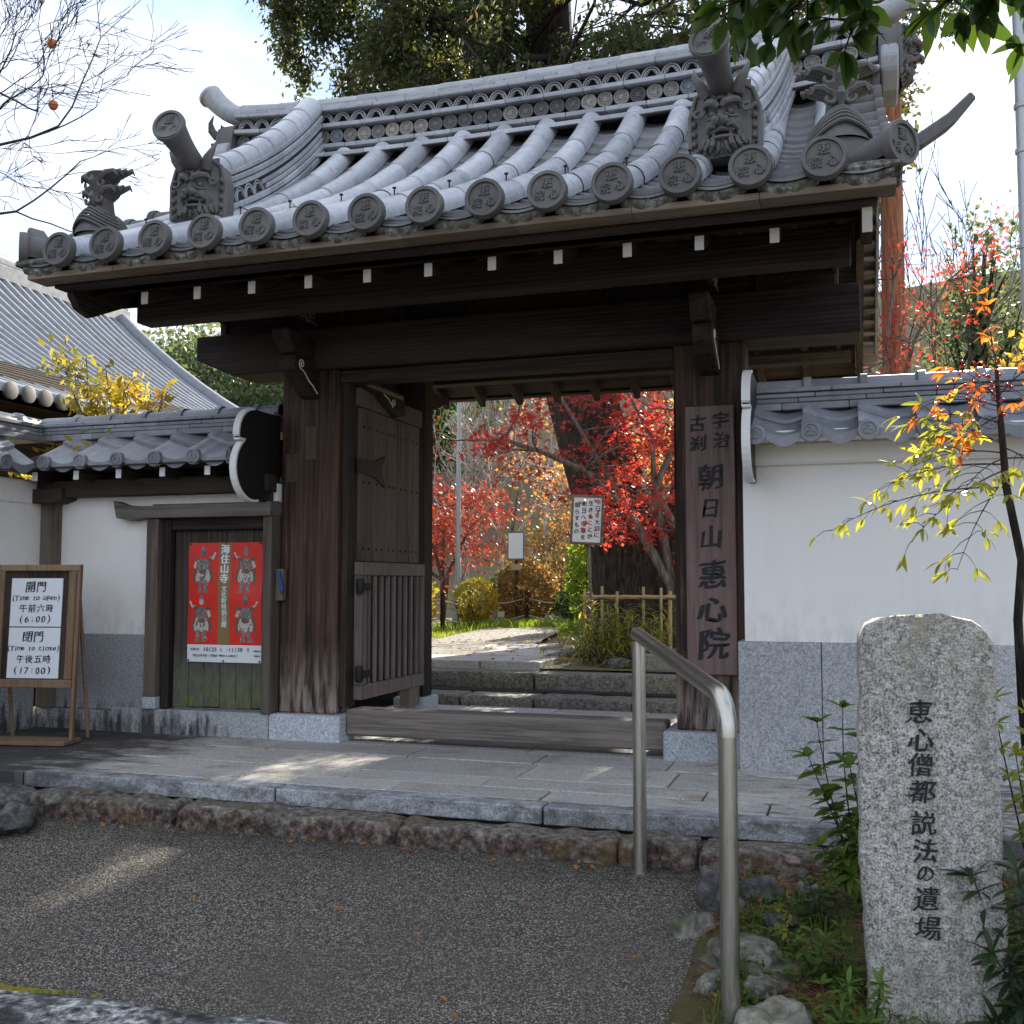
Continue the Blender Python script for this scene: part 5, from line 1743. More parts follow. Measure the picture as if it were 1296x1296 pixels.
def leaf_shape(L, W, fold=.25, curl=.2, n=4):
    """one blade: pointed oval folded along its midrib, lying along +X"""
    m = MB()
    vs, fs = [], []
    for i in range(n + 1):
        t = i / n
        w = W * .5 * math.sin(math.pi * min(.999, max(.02, t)) ** .85) ** .9
        z = -curl * L * t * t
        vs += [(L * t, -w, z + fold * w), (L * t, 0, z), (L * t, w, z + fold * w)]
    for i in range(n):
        a = i * 3
        fs += [(a, a + 1, a + 4, a + 3), (a + 1, a + 2, a + 5, a + 4)]
    return vs, fs
def add_leaf(mb, p, d, up, L, W, fold=.25, curl=.2):
    d = Vector(d).normalized(); up = Vector(up)
    s = d.cross(up)
    s = s.normalized() if s.length > 1e-5 else d.orthogonal().normalized()
    u = s.cross(d)
    vs, fs = leaf_shape(L, W, fold, curl)
    p = Vector(p)
    mb.add([p + d * a + s * b + u * c for a, b, c in vs], fs)

# grass, weeds and fallen needles in the bed
rg_ = np.random.default_rng(3)
gm = MB()
for i in range(6500):
    x, y = rg_.uniform(-.42, 1.6), rg_.uniform(2.5, 4.25)
    if mnoise.noise(Vector((x * 3.2, y * 3.2, 9))) < -.05: continue
    z = zbed(x, y)
    a = rg_.uniform(0, 6.28); L = rg_.uniform(.03, .10); b = rg_.uniform(.2, 1.0)
    dx, dy = math.cos(a) * L * b, math.sin(a) * L * b
    px, py = -math.sin(a) * .0022, math.cos(a) * .0022
    gm.add([(x - px, y - py, z - .005), (x + px, y + py, z - .005), (x + dx * .5 + px, y + dy * .5 + py, z + L * .7), (x + dx * .5 - px, y + dy * .5 - py, z + L * .7), (x + dx, y + dy, z + L * (.95 - .45 * b))], [(0, 1, 2, 3), (3, 2, 4)])
o = stuff(build('grass', gm, 'grass_blade', fix=False)); tag(o, 'short green grass growing among the stones of the bed', 'grass')
wm = MB()
for i in range(2600):
    x, y = rg_.uniform(-.40, 1.5), rg_.uniform(2.5, 4.25)
    if mnoise.noise(Vector((x * 2.6, y * 2.6, 3))) < -.12: continue
    z = zbed(x, y) + rg_.uniform(.005, .05)
    a = rg_.uniform(0, 6.28)
    for k in range(3):
        add_leaf(wm, (x, y, z), (math.cos(a + k * 2.1), math.sin(a + k * 2.1), .25), (0, 0, 1), rg_.uniform(.018, .036), rg_.uniform(.010, .017))
o = stuff(build('ground_cover', wm, 'leaf_azalea', fix=False)); tag(o, 'low leafy weeds covering the bed at the foot of the stele', 'ground cover')
nm = MB()
for i in range(4200):
    x, y = rg_.uniform(-.50, .9), rg_.uniform(2.7, 4.22)
    if mnoise.noise(Vector((x * 2.4, y * 2.4, 31))) < -.02: continue
    z = zbed(x, y) + rg_.uniform(.006, .03)
    a = rg_.uniform(0, 6.28); L = rg_.uniform(.04, .10)
    dx, dy = math.cos(a) * L, math.sin(a) * L
    px, py = -math.sin(a) * .0014, math.cos(a) * .0014
    t = rg_.uniform(-.012, .012)
    nm.add([(x - px, y - py, z), (x + px, y + py, z), (x + dx + px, y + dy + py, z + t), (x + dx - px, y + dy - py, z + t)], [(0, 1, 2, 3)])
o = stuff(build('fallen_needles', nm, 'dry_needle', fix=False)); tag(o, 'brown fallen pine needles scattered over the bed', 'needles')
fl = MB()
for i in range(210):
    bed_ = i < 120
    x, y = (rg_.uniform(-.50, .3), rg_.uniform(2.8, 4.2)) if bed_ else ((rg_.uniform(-2.6, -.5), rg_.uniform(2.85, 4.1)) if i < 150 else (rg_.uniform(-3.6, -.6), 4.20 - abs(rg_.normal()) * .05))
    z = (zbed(x, y) if bed_ else zramp(y)) + .012
    a = rg_.uniform(0, 6.28)
    add_leaf(fl, (x, y, z), (math.cos(a), math.sin(a), .1), (.3 * rg_.normal(), .3 * rg_.normal(), 1), rg_.uniform(.018, .035), rg_.uniform(.010, .018), .3, -.2)
o = stuff(build('fallen_leaves', fl, 'leaf_orange', fix=False)); tag(o, 'small orange fallen leaves on the ramp and bed', 'leaves')
# moss line on the gutter stone, far lower left
mo = MB()
for i in range(150):
    x = -2.75 + abs(rg_.normal()) * .17; y = 2.795 + rg_.normal() * .010 - .02 * math.sin(x * 9)
    mo.add([(x + q[0] * .008, y + q[1] * .008, zramp(2.84) + .02 + q[2]) for q in ((-1, -1, 0), (1, -1, 0), (1, 1, 0), (-1, 1, 0), (0, 0, .006))], [(0, 1, 4), (1, 2, 4), (2, 3, 4), (3, 0, 4)])
o = stuff(build('moss', mo, 'leaf_yellowgreen', fix=False)); tag(o, 'bright moss strip along the gutter stone, lower left corner', 'moss')

def sprig_plant(name, label, base, stems, leaf_mat, stem_mat, L, W, per, whorl, seed, leaf_from=.3, droop=.1, cat='shrub', stem_r=.004, curl=.2, sub=0):
    rng = np.random.default_rng(seed)
    t = thing(name, label, cat, base)
    sm, lm = MB(), MB()
    for tip in stems:
        p0, p3 = Vector(base) + Vector((rng.normal() * .015, rng.normal() * .015, -.02)), Vector(tip)
        c = p0.lerp(p3, .5) + Vector((rng.normal() * .03, rng.normal() * .03, (p3 - p0).length * .12))
        pts = [p0 * (1 - q) ** 2 + c * 2 * q * (1 - q) + p3 * q * q for q in np.linspace(0, 1, 8)]
        sm.tube(pts, [stem_r * (1 - .6 * i / 7) for i in range(8)], 5)
        nodes = np.linspace(leaf_from, 1, per)
        for q in nodes:
            p = p0 * (1 - q) ** 2 + c * 2 * q * (1 - q) + p3 * q * q
            dr = ((p3 - c) * q + (c - p0) * (1 - q)).normalized()
            k = whorl + (2 if q > .95 else 0)
            a0 = rng.uniform(0, 6.28)
            for w in range(k):
                a = a0 + w * 6.283 / k + rng.normal() * .25
                s1 = dr.orthogonal().normalized(); s2 = dr.cross(s1)
                d = (s1 * math.cos(a) + s2 * math.sin(a)) + dr * (.35 if q < .95 else .7) + Vector((0, 0, -droop))
                add_leaf(lm, p, d, (rng.normal() * .2, rng.normal() * .2, 1), L * rng.uniform(.7, 1.15), W * rng.uniform(.8, 1.1), .25, curl)
    build('stem', sm, stem_mat, t, smooth='all', fix=False)
    build('foliage', lm, leaf_mat, t, smooth='all', fix=False)
    return t
sprig_plant('azalea', 'young green azalea with leaf rosettes growing at the left side of the stele', (.03, 3.95, -.12),
            [(-.13, 3.98, .47), (-.04, 4.02, .52), (-.02, 3.92, .33), (-.10, 3.93, .20), (.02, 3.98, .42), (.0, 3.9, .12), (-.05, 3.86, .02), (-.16, 3.9, .36), (.03, 3.86, .26), (-.12, 3.86, .06), (-.02, 3.80, -.02), (.05, 3.9, .5)], 'leaf_azalea', 'bark_twig', .070, .032, 5, 5, 8, .40)
sprig_plant('dark_leaved_shrub', 'dark glossy long-leaved shrub overlapping the lower right side of the stele', (.52, 3.26, -.30),
            [(.30, 3.18, .17), (.41, 3.16, .20), (.34, 3.14, -.02), (.45, 3.2, .06), (.50, 3.12, .18), (.40, 3.1, -.14), (.56, 3.2, .24), (.60, 3.15, .1), (.33, 3.12, -.20), (.5, 3.1, -.1), (.62, 3.1, -.05), (.66, 3.25, .2)], 'leaf_dark', 'bark_twig', .085, .021, 7, 5, 9, .3)
sprig_plant('red_tipped_shrub', 'slender shrub with pale green and red leaves at the right edge behind the stele', (.58, 3.75, -.15),
            [(.40, 3.5, .62), (.50, 3.55, .58), (.46, 3.5, .46), (.56, 3.6, .66), (.60, 3.5, .40), (.52, 3.45, .30), (.66, 3.6, .5)], 'leaf_nandina', 'bark_twig', .065, .020, 6, 5, 10, .4)
sprig_plant('seedling', 'small yellow-leaved seedling among the stones of the bed', (-.235, 3.62, -.2),
            [(-.25, 3.6, -.09), (-.22, 3.62, -.06), (-.21, 3.58, -.12), (-.24, 3.55, -.14)], 'leaf_yellowgreen', 'bark_twig', .028, .014, 3, 3, 12, .4, .1, 'plant', .0015)
sprig_plant('low_azalea', 'low green azalea tuft at the foot of the stele, lower right of the boulder', (.0, 3.15, -.27),
            [(-.10, 3.05, -.12), (-.03, 3.02, -.10), (.05, 3.05, -.10), (-.06, 3.0, -.2), (.02, 2.98, -.18)], 'leaf_azalea', 'bark_twig', .045, .016, 5, 5, 14, .3)
sprig_plant('leafy_weed', 'leafy green weed clump between the long flat rock and the stele', (-.10, 3.42, -.26),
            [(-.18, 3.38, -.13), (-.10, 3.36, -.10), (-.03, 3.40, -.12), (-.14, 3.46, -.11), (-.06, 3.5, -.10), (-.02, 3.34, -.18)], 'leaf_azalea', 'bark_twig', .045, .017, 5, 5, 15, .3)
sprig_plant('leafy_weed', 'small green weed tuft behind the brown pine needles near the kerb', (-.12, 3.80, -.22),
            [(-.20, 3.78, -.10), (-.12, 3.76, -.07), (-.05, 3.80, -.09), (-.16, 3.86, -.08)], 'leaf_green', 'bark_twig', .040, .015, 5, 5, 16, .3)

# ---- nandina with long compound leaves in front of the right wall
nan = thing('nandina', 'slender nandina with yellow-green and red leaflets before the right white wall', 'shrub', (.60, 4.0, -.12))
rn = np.random.default_rng(21)
trunk = [Vector(q) for q in [(.60, 4.0, -.14), (.565, 3.97, .25), (.545, 3.95, .55), (.535, 3.92, .85), (.55, 3.9, 1.05), (.51, 3.9, 1.30), (.50, 3.9, 1.50), (.49, 3.9, 1.72)]]
build('stem', MB().tube(trunk, [.017, .016, .015, .015, .014, .013, .011, .006], 8), 'bark_dark', nan, smooth='all', fix=False)
green, redl, tw, berries = MB(), MB(), MB(), MB()
def frond(p, tip, mb, n=5, L=.062, W=.016, sag=.04, side_len=.10):
    """twice-divided leaf: a rachis with side stalks bearing three leaflets each"""
    p, tip = Vector(p), Vector(tip)
    c = p.lerp(tip, .55) + Vector((0, 0, (tip - p).length * .16))
    f = lambda t: p * (1 - t) ** 2 + c * 2 * t * (1 - t) + tip * t * t
    tw.tube([f(t) for t in np.linspace(0, 1, 9)], [.003 - .002 * t for t in np.linspace(0, 1, 9)], 5)
    for k in range(n):
        t = .30 + .70 * k / (n - 1)
        q = f(t)
        dr = (f(min(1, t + .05)) - f(t - .05)).normalized()
        sd1 = dr.cross(Vector((0, 0, 1))).normalized()
        sides = (-1, 1) if k < n - 1 else (0,)
        for s_ in sides:
            e = q + (sd1 * s_ * .75 + dr * (.55 if s_ else 1) + Vector((0, 0, rn.normal() * .35))).normalized() * side_len * (1.15 - .5 * t) * rn.uniform(.8, 1.2)
            tw.tube([q, q.lerp(e, .5) + Vector((0, 0, .008)), e], [.0016, .0012, .0008], 4)
            d0 = (e - q).normalized()
            for a in (-1.0, 0, 1.0):
                dd = (d0 + d0.cross(Vector((rn.normal() * .3, rn.normal() * .3, 1))).normalized() * a * .75 + Vector((0, 0, -.30 + rn.normal() * .25))).normalized()
                add_leaf(mb, e, dd, (rn.normal() * .5, rn.normal() * .5, 1), L * rn.uniform(.75, 1.2), W * rn.uniform(.8, 1.1), .3, .3)
T = lambda z: Vector((.50 + .03 * (1.5 - z), 3.9, z))
for z, tip in [(1.30, (-.06, 3.82, 1.16)), (1.38, (.10, 3.85, 1.30)), (1.36, (.20, 3.80, 1.12)), (1.42, (.24, 3.95, 1.40)), (1.33, (.33, 3.7, 1.02)), (1.40, (.36, 3.75, 1.28)), (1.44, (.62, 3.75, 1.30)), (1.46, (.30, 4.1, 1.48)), (1.40, (.70, 3.9, 1.36)), (1.45, (.22, 3.75, 1.52))]:
    frond(T(z), tip, green, 6)
for z, tip in [(1.52, (.30, 3.86, 1.55)), (1.60, (.36, 3.80, 1.70)), (1.62, (.62, 3.85, 1.72)), (1.66, (.48, 3.75, 1.60)), (1.55, (.40, 3.9, 1.48)), (1.68, (.46, 3.9, 1.92)), (1.6, (.66, 4.0, 1.58)), (1.58, (.28, 4.0, 1.62))]:
    frond(T(z), tip, redl, 4, .05, .014)
bym = MB().lathe([(.001, -.0055), (.0048, -.003), (.006, 0), (.0048, .003), (.001, .0055)], 7).mesh('berry', smooth='all')
for k in range(46):
    put('berry', bym, 'berry_red', nan, Vector((.44, 3.88, 1.66)) + Vector(rn.normal(size=3)) * .055)
build('leaf_stalk', tw, 'bark_twig', nan, fix=False)
build('foliage', green, 'leaf_nandina', nan, smooth='all', fix=False)
build('red_foliage', redl, 'leaf_nandina_red', nan, smooth='all', fix=False)

# ---- evergreen overhanging the top right corner
cam_t = thing('overhanging_evergreen', 'glossy dark green leafy boughs hanging into the top right corner against the sun', 'tree', (1.35, 2.75, -.4))
rc = np.random.default_rng(7)
tb, lb_ = MB(), MB()
tb.tube([(1.35, 2.75, -.45), (1.32, 2.78, .6), (1.28, 2.75, 1.6), (1.2, 2.75, 2.5), (1.15, 2.8, 3.6)], [.085, .07, .065, .055, .03], 10)
def bough(pts, r, dens, L=.088, W=.034, sp=.062):
    pts = [Vector(p) + Vector((0, 0, .055)) for p in pts]
    tb.tube(pts, [r * (1 - .75 * i / (len(pts) - 1)) for i in range(len(pts))], 6)
    n = len(pts) - 1
    for k in range(dens):
        t = rc.uniform(.12, 1) * n
        i = min(n - 1, int(t))
        p = pts[i].lerp(pts[i + 1], t - i)
        d = Vector(rc.normal(size=3)); d.z = d.z * .6 - .25
        e = p + d.normalized() * rc.uniform(.4, 1.6) * sp
        tb.tube([p, e], [.0028, .0015], 4)
        for w in range(int(rc.integers(3, 6))):
            dd = d.normalized() + Vector(rc.normal(size=3)) * .75 + Vector((0, 0, -.45))
            add_leaf(lb_, e, dd, (rc.normal() * .7, rc.normal() * .7, 1), L * rc.uniform(.7, 1.15), W * rc.uniform(.85, 1.15), .22, .18)
bough([(1.2, 2.75, 2.45), (.85, 2.6, 2.60), (.45, 2.5, 2.55), (.10, 2.48, 2.40), (-.14, 2.45, 2.33), (-.24, 2.44, 2.30)], .022, 62)
bough([(.45, 2.5, 2.55), (.22, 2.5, 2.42), (.06, 2.52, 2.30), (.02, 2.52, 2.24)], .010, 26)
bough([(.10, 2.48, 2.40), (-.05, 2.5, 2.34), (-.12, 2.5, 2.28)], .008, 20)
bough([(1.2, 2.75, 2.3), (.85, 2.62, 2.36), (.55, 2.55, 2.32), (.34, 2.5, 2.27), (.22, 2.48, 2.25)], .016, 58)
bough([(1.15, 2.8, 2.6), (.8, 2.65, 2.66), (.5, 2.6, 2.60), (.3, 2.6, 2.46)], .016, 46)
bough([(1.2, 2.8, 2.2), (.9, 2.7, 2.28), (.6, 2.62, 2.24), (.45, 2.6, 2.16)], .014, 40)
build('trunk', tb, 'bark_dark', cam_t, smooth='all', fix=False)
build('crown', lb_, 'leaf_camellia', cam_t, smooth='all', fix=False)

# ---- bare persimmon tree at the left
per = thing('persimmon_tree', 'leafless persimmon tree with two last orange fruits at the top left', 'tree', (-8.4, 6.4, .2))
rp = np.random.default_rng(17)
out, tips = [], []
out.append(([Vector((-8.4, 6.4, .1)), Vector((-8.3, 6.4, 1.6)), Vector((-8.1, 6.3, 3.0)), Vector((-7.7, 6.2, 4.0))], [.16, .13, .11, .09]))
for st_, dr, L in [((-7.2, 6.2, 4.0), (1, -.1, .42), 1.0), ((-8.0, 6.3, 3.3), (1, -.05, .16), 1.05), ((-7.7, 6.2, 4.0), (1, .1, .75), 1.05), ((-7.8, 6.2, 3.8), (1, .15, .25), 1.1), ((-7.9, 6.2, 3.7), (1, -.2, .22), 1.1), ((-7.7, 6.2, 4.0), (.7, .1, 1), 1.0), ((-7.4, 6.2, 4.2), (1, .2, .5), 1.15), ((-7.4, 6.0, 4.3), (1, -.2, .3), 1.15), ((-7.4, 6.0, 4.0), (1, 0, .12), 1.1)]:
    grow(rp, Vector(st_) + Vector((.45, 0, 0)), dr, L, .017, 5, out, tips, .20, (2, 3), .03, .64, .50, 5, .0022)
out = [q for q in out if q[1][0] > .05 or (min(p.z for p in q[0]) > 3.42 and min(p.z - (3.55 + .22 * (p.x + 6.0)) for p in q[0]) > -.35)]
limbs('trunk', out, 'bark_twig', per)
fr = MB().lathe([(.002, -.036), (.020, -.032), (.033, -.012), (.035, .006), (.028, .024), (.010, .033)], 14).mesh('fruit', smooth=True)
for p in ((-5.50, 6.0, 4.92), (-5.47, 6.0, 4.45)):
    put('fruit', fr, 'persimmon', per, p)
    build('fruit_stalk', MB().tube([(p[0], p[1], p[2] + .03), (p[0] - .02, p[1], p[2] + .16)], .004, 5), 'bark_twig', per, fix=False)

# ================================================================== GARDEN BEHIND THE GATE
# great old cypress: leaning trunk, hanging crown above the gate roof
cy = thing('old_cypress', 'huge dark cypress with leaning trunk behind the gate, crown hanging over the roof', 'tree', (-2.35, 12.2, .2))
ro = np.random.default_rng(4)
out, tips = [], []
tr = [Vector(q) for q in [(-2.25, 12.2, .1), (-2.32, 12.2, .7), (-2.55, 12.2, 1.5), (-2.85, 12.2, 2.4), (-3.15, 12.3, 3.4), (-3.4, 12.4, 5.0), (-3.55, 12.5, 7.0), (-3.6, 12.6, 10), (-3.6, 12.6, 13)]]
out.append((tr, [.72, .58, .48, .44, .42, .40, .34, .24, .08]))
out.append(([Vector((-2.2, 12.1, .1)), Vector((-1.85, 12.0, 1.2)), Vector((-1.55, 12.1, 2.6)), Vector((-1.3, 12.2, 4.2)), Vector((-1.2, 12.3, 6.5)), Vector((-1.1, 12.4, 9))], [.42, .34, .28, .25, .2, .08]))
ends = []
for k in range(42):
    z = ro.uniform(5.6, 12)
    a = ro.uniform(0, 6.28)
    side = k % 3 == 0
    p = Vector((-3.5, 12.5, z)) if not side else Vector((-1.2, 12.3, min(z, 8.5)))
    d = Vector((math.cos(a), math.sin(a) * .8, .12))
    sub = []
    grow(ro, p, d, ro.uniform(.9, 1.6), .06, 2, out, sub, .3, (2, 3), -.22, .8, .6, 4, .008)
    ends += sub
for q in [(-4.6, 12.3, 8.9), (-5.4, 12.0, 8.6), (-6.2, 12.2, 8.8), (-6.9, 12.0, 9.2), (-5.8, 12.4, 9.6), (-4.9, 12.0, 8.0), (-5.6, 11.8, 8.1), (-6.5, 12.3, 9.9), (-4.2, 11.6, 7.6), (-2.6, 11.6, 7.4), (-1.6, 11.5, 7.2), (-.6, 11.8, 7.3)]:
    s0 = Vector((-3.5, 12.5, q[2] - .4))
    out.append(([s0, s0.lerp(Vector(q), .5) + Vector((0, 0, .35)), Vector(q)], [.07, .05, .025]))
    for _ in range(4):
        sub_ = []
        dq = Vector(ro.normal(size=3)); dq.z = -.1
        grow(ro, q, dq, .55, .022, 2, out, sub_, .3, (2, 3), -.3, .75, .6, 3, .006)
        ends += sub_
limbs('trunk', out, 'bark_dark', cy, 9, 4)
pts = []
for e in ends:
    if ro.uniform() < .44 or (e.z < 6.9 and e.x < -3.4): continue
    e = np.array(e)
    n = int(ro.integers(110, 190))
    L = ro.uniform(.3, .75)
    s = ro.uniform(0, 1, n)
    q = ro.normal(size=(n, 3)) * (np.array([.17, .17, .08])[None, :] * (1 - .6 * s)[:, None])
    q[:, 2] -= s * L
    pts.append(e + q)
pts = np.concatenate(pts)
leaf_cloud('crown', pts, .085, 'leaf_cypress', cy, ro, 1.0, 2.4)
# mossy ivy tuft hanging by the trunk
# red maple in front of the cypress
def maple(name, label, base, fork, arms, seed, mat, n, size, spread, wood_mat='bark_grey', r=.055, depth=2, squash=.45, L=.5, star=True):
    rng = np.random.default_rng(seed)
    t = thing(name, label, 'tree', base)
    out, tips = [], []
    for arm in arms:
        pl_ = [Vector(base) + Vector((0, 0, -.1))] + [Vector(q) for q in arm]
        m = len(pl_)
        out.append((pl_, [r * (1 - .72 * i / (m - 1)) for i in range(m)]))
        for q in pl_[2:]:
            for _ in range(3):
                d = Vector(rng.normal(size=3)); d.z = d.z * .35 + .1
                grow(rng, q, d, L * rng.uniform(.6, 1.2), r * .28, depth, out, tips, .3, (2, 3), .05, .72, .7, 3, .003)
    limbs('trunk', out, wood_mat, t)
    P = around(rng, tips, n, spread, squash)
    (star_cloud if star else leaf_cloud)('crown', P, size, mat, t, rng)
    return t, tips
maple('red_maple', 'red-leaved maple with a forked slanting trunk just behind the gate opening', (-1.62, 10.7, .25), None,
      [[(-1.78, 10.75, .95), (-2.10, 10.8, 1.55), (-2.42, 10.85, 2.05), (-2.75, 10.9, 2.6), (-3.05, 10.9, 3.1)], [(-1.78, 10.75, .95), (-2.2, 10.7, 1.7), (-2.65, 10.6, 2.15), (-3.1, 10.5, 2.35), (-3.5, 10.5, 2.5)],
       [(-1.66, 10.7, .95), (-1.70, 10.8, 1.5), (-1.95, 10.85, 1.95), (-1.98, 10.9, 2.5), (-2.3, 11, 3.1)],
       [(-1.95, 10.85, 1.95), (-1.7, 10.9, 2.5), (-1.4, 10.9, 2.75), (-1.1, 11, 3.0)]], 31, 'leaf_maple', 4700, .090, .15, squash=.24)
maple('far_red_maple', 'low crimson maple seen just right of the open door leaf', (-7.4, 18.5, .25), None,
      [[(-7.4, 18.5, 1.0), (-7.6, 18.5, 1.7), (-7.9, 18.5, 2.1)], [(-7.3, 18.5, 1.1), (-7.0, 18.5, 1.7), (-6.8, 18.4, 2.0)], [(-7.4, 18.5, 1.2), (-7.3, 18.3, 1.9), (-7.2, 18.2, 2.4)], [(-7.4, 18.5, 1.0), (-8.2, 18.6, 1.5), (-8.8, 18.6, 1.9)]], 32, 'leaf_maple_dark', 6500, .10, .24)
maple('orange_maple', 'thin maple with orange autumn leaves in the middle of the garden', (-5.0, 19.5, .25), None,
      [[(-5.0, 19.5, 1.2), (-5.3, 19.4, 2.4), (-5.7, 19.4, 3.2)], [(-4.95, 19.5, 1.2), (-4.6, 19.4, 2.2), (-4.3, 19.4, 3.0)], [(-5.0, 19.5, 1.3), (-5.0, 19.2, 2.6), (-4.9, 19.1, 3.8)]], 33, 'leaf_orange', 1900, .10, .26, 'bark_pale', .05)
maple('golden_tree', 'yellow-leaved tree seen through the gate behind the red maple', (-1.6, 17.0, .25), None,
      [[(-1.6, 17, 1.6), (-1.8, 17, 2.8), (-2.0, 17, 3.8)], [(-1.6, 17, 1.6), (-1.3, 17, 2.8), (-1.2, 17, 4.0)], [(-1.6, 17, 1.8), (-2.4, 16.8, 2.6), (-2.9, 16.8, 3.0)]], 34, 'leaf_yellow', 4500, .10, .32, 'bark_grey', .07)
maple('rusty_shrub', 'rust-orange leaved shrub behind the blank white sign', (-4.3, 18.3, .25), None,
      [[(-4.3, 18.3, .7), (-4.5, 18.3, 1.1), (-4.8, 18.3, 1.4)], [(-4.2, 18.3, .7), (-3.9, 18.3, 1.2), (-3.8, 18.3, 1.6)]], 35, 'leaf_rust', 3600, .09, .25, 'bark_grey', .03, star=False)

def bush(name, label, c, r, mat, n, size, seed, cat='shrub', shell=.78, flat=0.):
    rng = np.random.default_rng(seed)
    t = thing(name, label, cat, (c[0], c[1], c[2] - r[2]))
    d = rng.normal(size=(n, 3)); d /= np.linalg.norm(d, axis=1)[:, None]
    lump = np.array([1 + .16 * mnoise.noise(Vector(q) * 2.4 + Vector((seed, 0, 0))) for q in d])
    rad_ = (shell + (1 - shell) * rng.uniform(0, 1, n) ** .5) * lump
    P = np.array(c) + d * rad_[:, None] * np.array(r)
    keep = P[:, 2] > c[2] - r[2] * .96
    leaf_cloud('foliage', P[keep], size, mat, t, rng, -.1, 1.8)
    out = []
    for k in range(9):
        e = Vector(c) + Vector((rng.normal() * r[0] * .4, rng.normal() * r[1] * .4, r[2] * rng.uniform(-.1, .5)))
        b0 = Vector((c[0] + rng.normal() * .04, c[1] + rng.normal() * .04, c[2] - r[2] - .05))
        out.append(([b0, b0.lerp(e, .5) + Vector((0, 0, .05)), e], [.016, .011, .005]))
    limbs('branch', out, 'bark_twig', t)
    return t
bush('clipped_bush', 'clipped round bush with rusty leaves behind the blank white sign post', (-5.08, 16.4, .82), (.52, .5, .50), 'leaf_rust', 5200, .055, 41)
bush('clipped_bush', 'smaller clipped green bush left of the rounded rusty bush', (-5.62, 15.4, .68), (.36, .36, .34), 'leaf_yellowgreen', 3000, .05, 42)
bush('leafy_shrub', 'yellow-green shrub beside the open door leaf near the rope fence', (-6.15, 13.9, .72), (.45, .5, .5), 'leaf_yellowgreen', 2600, .07, 43, shell=.35)
bush('bright_shrub', 'bright yellow-green shrub left of the writing board in the garden', (-3.55, 14.5, 1.05), (.34, .4, .78), 'leaf_bright', 3200, .07, 44, shell=.3)
bush('dark_camellia', 'dark green bush behind the bright shrub in the garden', (-3.05, 15.0, .95), (.36, .4, .72), 'leaf_green', 3000, .07, 45, shell=.3)
bush('low_green_shrub', 'low bluish green shrub right of the rounded rusty bush', (-4.15, 16.2, .58), (.42, .4, .36), 'leaf_green', 2600, .06, 46, shell=.4)
bush('broad_leaved_shrub', 'green evergreen shrub far behind between the pole and the sign', (-6.2, 20.5, .85), (.9, .6, .6), 'leaf_green', 3600, .10, 47, shell=.4)
bush('undergrowth_shrub', 'brown-green undergrowth at the foot of the leaning cypress trunk', (-2.9, 13.2, .55), (.45, .4, .38), 'leaf_rust', 2600, .06, 48, shell=.3)
# bamboo-grass clump beside the path at the fence
bg_ = thing('bamboo_grass', 'variegated bamboo grass clump in front of the bamboo fence', 'shrub', (-2.02, 9.45, .24))
rb_ = np.random.default_rng(51)
bl, bs = MB(), MB()
for k in range(190):
    b0 = Vector((-2.02 + rb_.normal() * .22, 9.45 + rb_.normal() * .22, .22))
    tip = b0 + Vector((rb_.normal() * .16, rb_.normal() * .16, rb_.uniform(.2, .62)))
    bs.tube([b0, b0.lerp(tip, .5), tip], [.003, .0025, .0015], 4)
    for w in range(7):
        q = b0.lerp(tip, rb_.uniform(.35, 1))
        a = rb_.uniform(0, 6.28)
        add_leaf(bl, q, (math.cos(a), math.sin(a), rb_.uniform(-.5, .5)), (0, 0, 1), rb_.uniform(.07, .13), .020, .2, .35)
build('stem', bs, 'bark_twig', bg_, fix=False)
build('foliage', bl, 'leaf_nandina', bg_, smooth='all', fix=False)
# grassy tufts along the path
gt = MB()
for i in range(5200):
    c = [(-5.3, 15.2, .9, .5), (-4.6, 15.6, .8, .3), (-3.7, 14.2, .5, .4), (-5.6, 13.2, .6, 1.6)][int(rb_.integers(0, 4))]
    x, y = c[0] + rb_.normal() * c[2] * .5, c[1] + rb_.normal() * c[3] * .5
    if -5.0 < x < -3.9 and y < 15.5 and x > -5.2 + 0 and y < 14.8: continue
    z = gz(x, y)
    a = rb_.uniform(0, 6.28); L = rb_.uniform(.05, .20 if y > 14 else .08)
    dx, dy = math.cos(a) * L * .5, math.sin(a) * L * .5
    gt.add([(x - .004, y, z), (x + .004, y, z), (x + dx * .5 + .003, y + dy * .5, z + L * .7), (x + dx * .5 - .003, y + dy * .5, z + L * .7), (x + dx, y + dy, z + L)], [(0, 1, 2, 3), (3, 2, 4)])
o = stuff(build('garden_grass', gt, 'leaf_bright', fix=False)); tag(o, 'bright grass tufts along the garden path', 'grass')
gl = MB()
for i in range(1700):
    x, y = rb_.uniform(-6.4, -1.0), rb_.uniform(8.7, 15)
    if rb_.uniform() < .55 and not (-2.6 < x < -.9): continue
    a = rb_.uniform(0, 6.28)
    add_leaf(gl, (x, y, gz(x, y) + .055), (math.cos(a), math.sin(a), .1), (rb_.normal() * .3, rb_.normal() * .3, 1), .045, .03, .3, -.1)
o = stuff(build('leaf_litter', gl, 'leaf_rust', fix=False)); tag(o, 'dry fallen leaves on the garden ground beside the path', 'leaves')
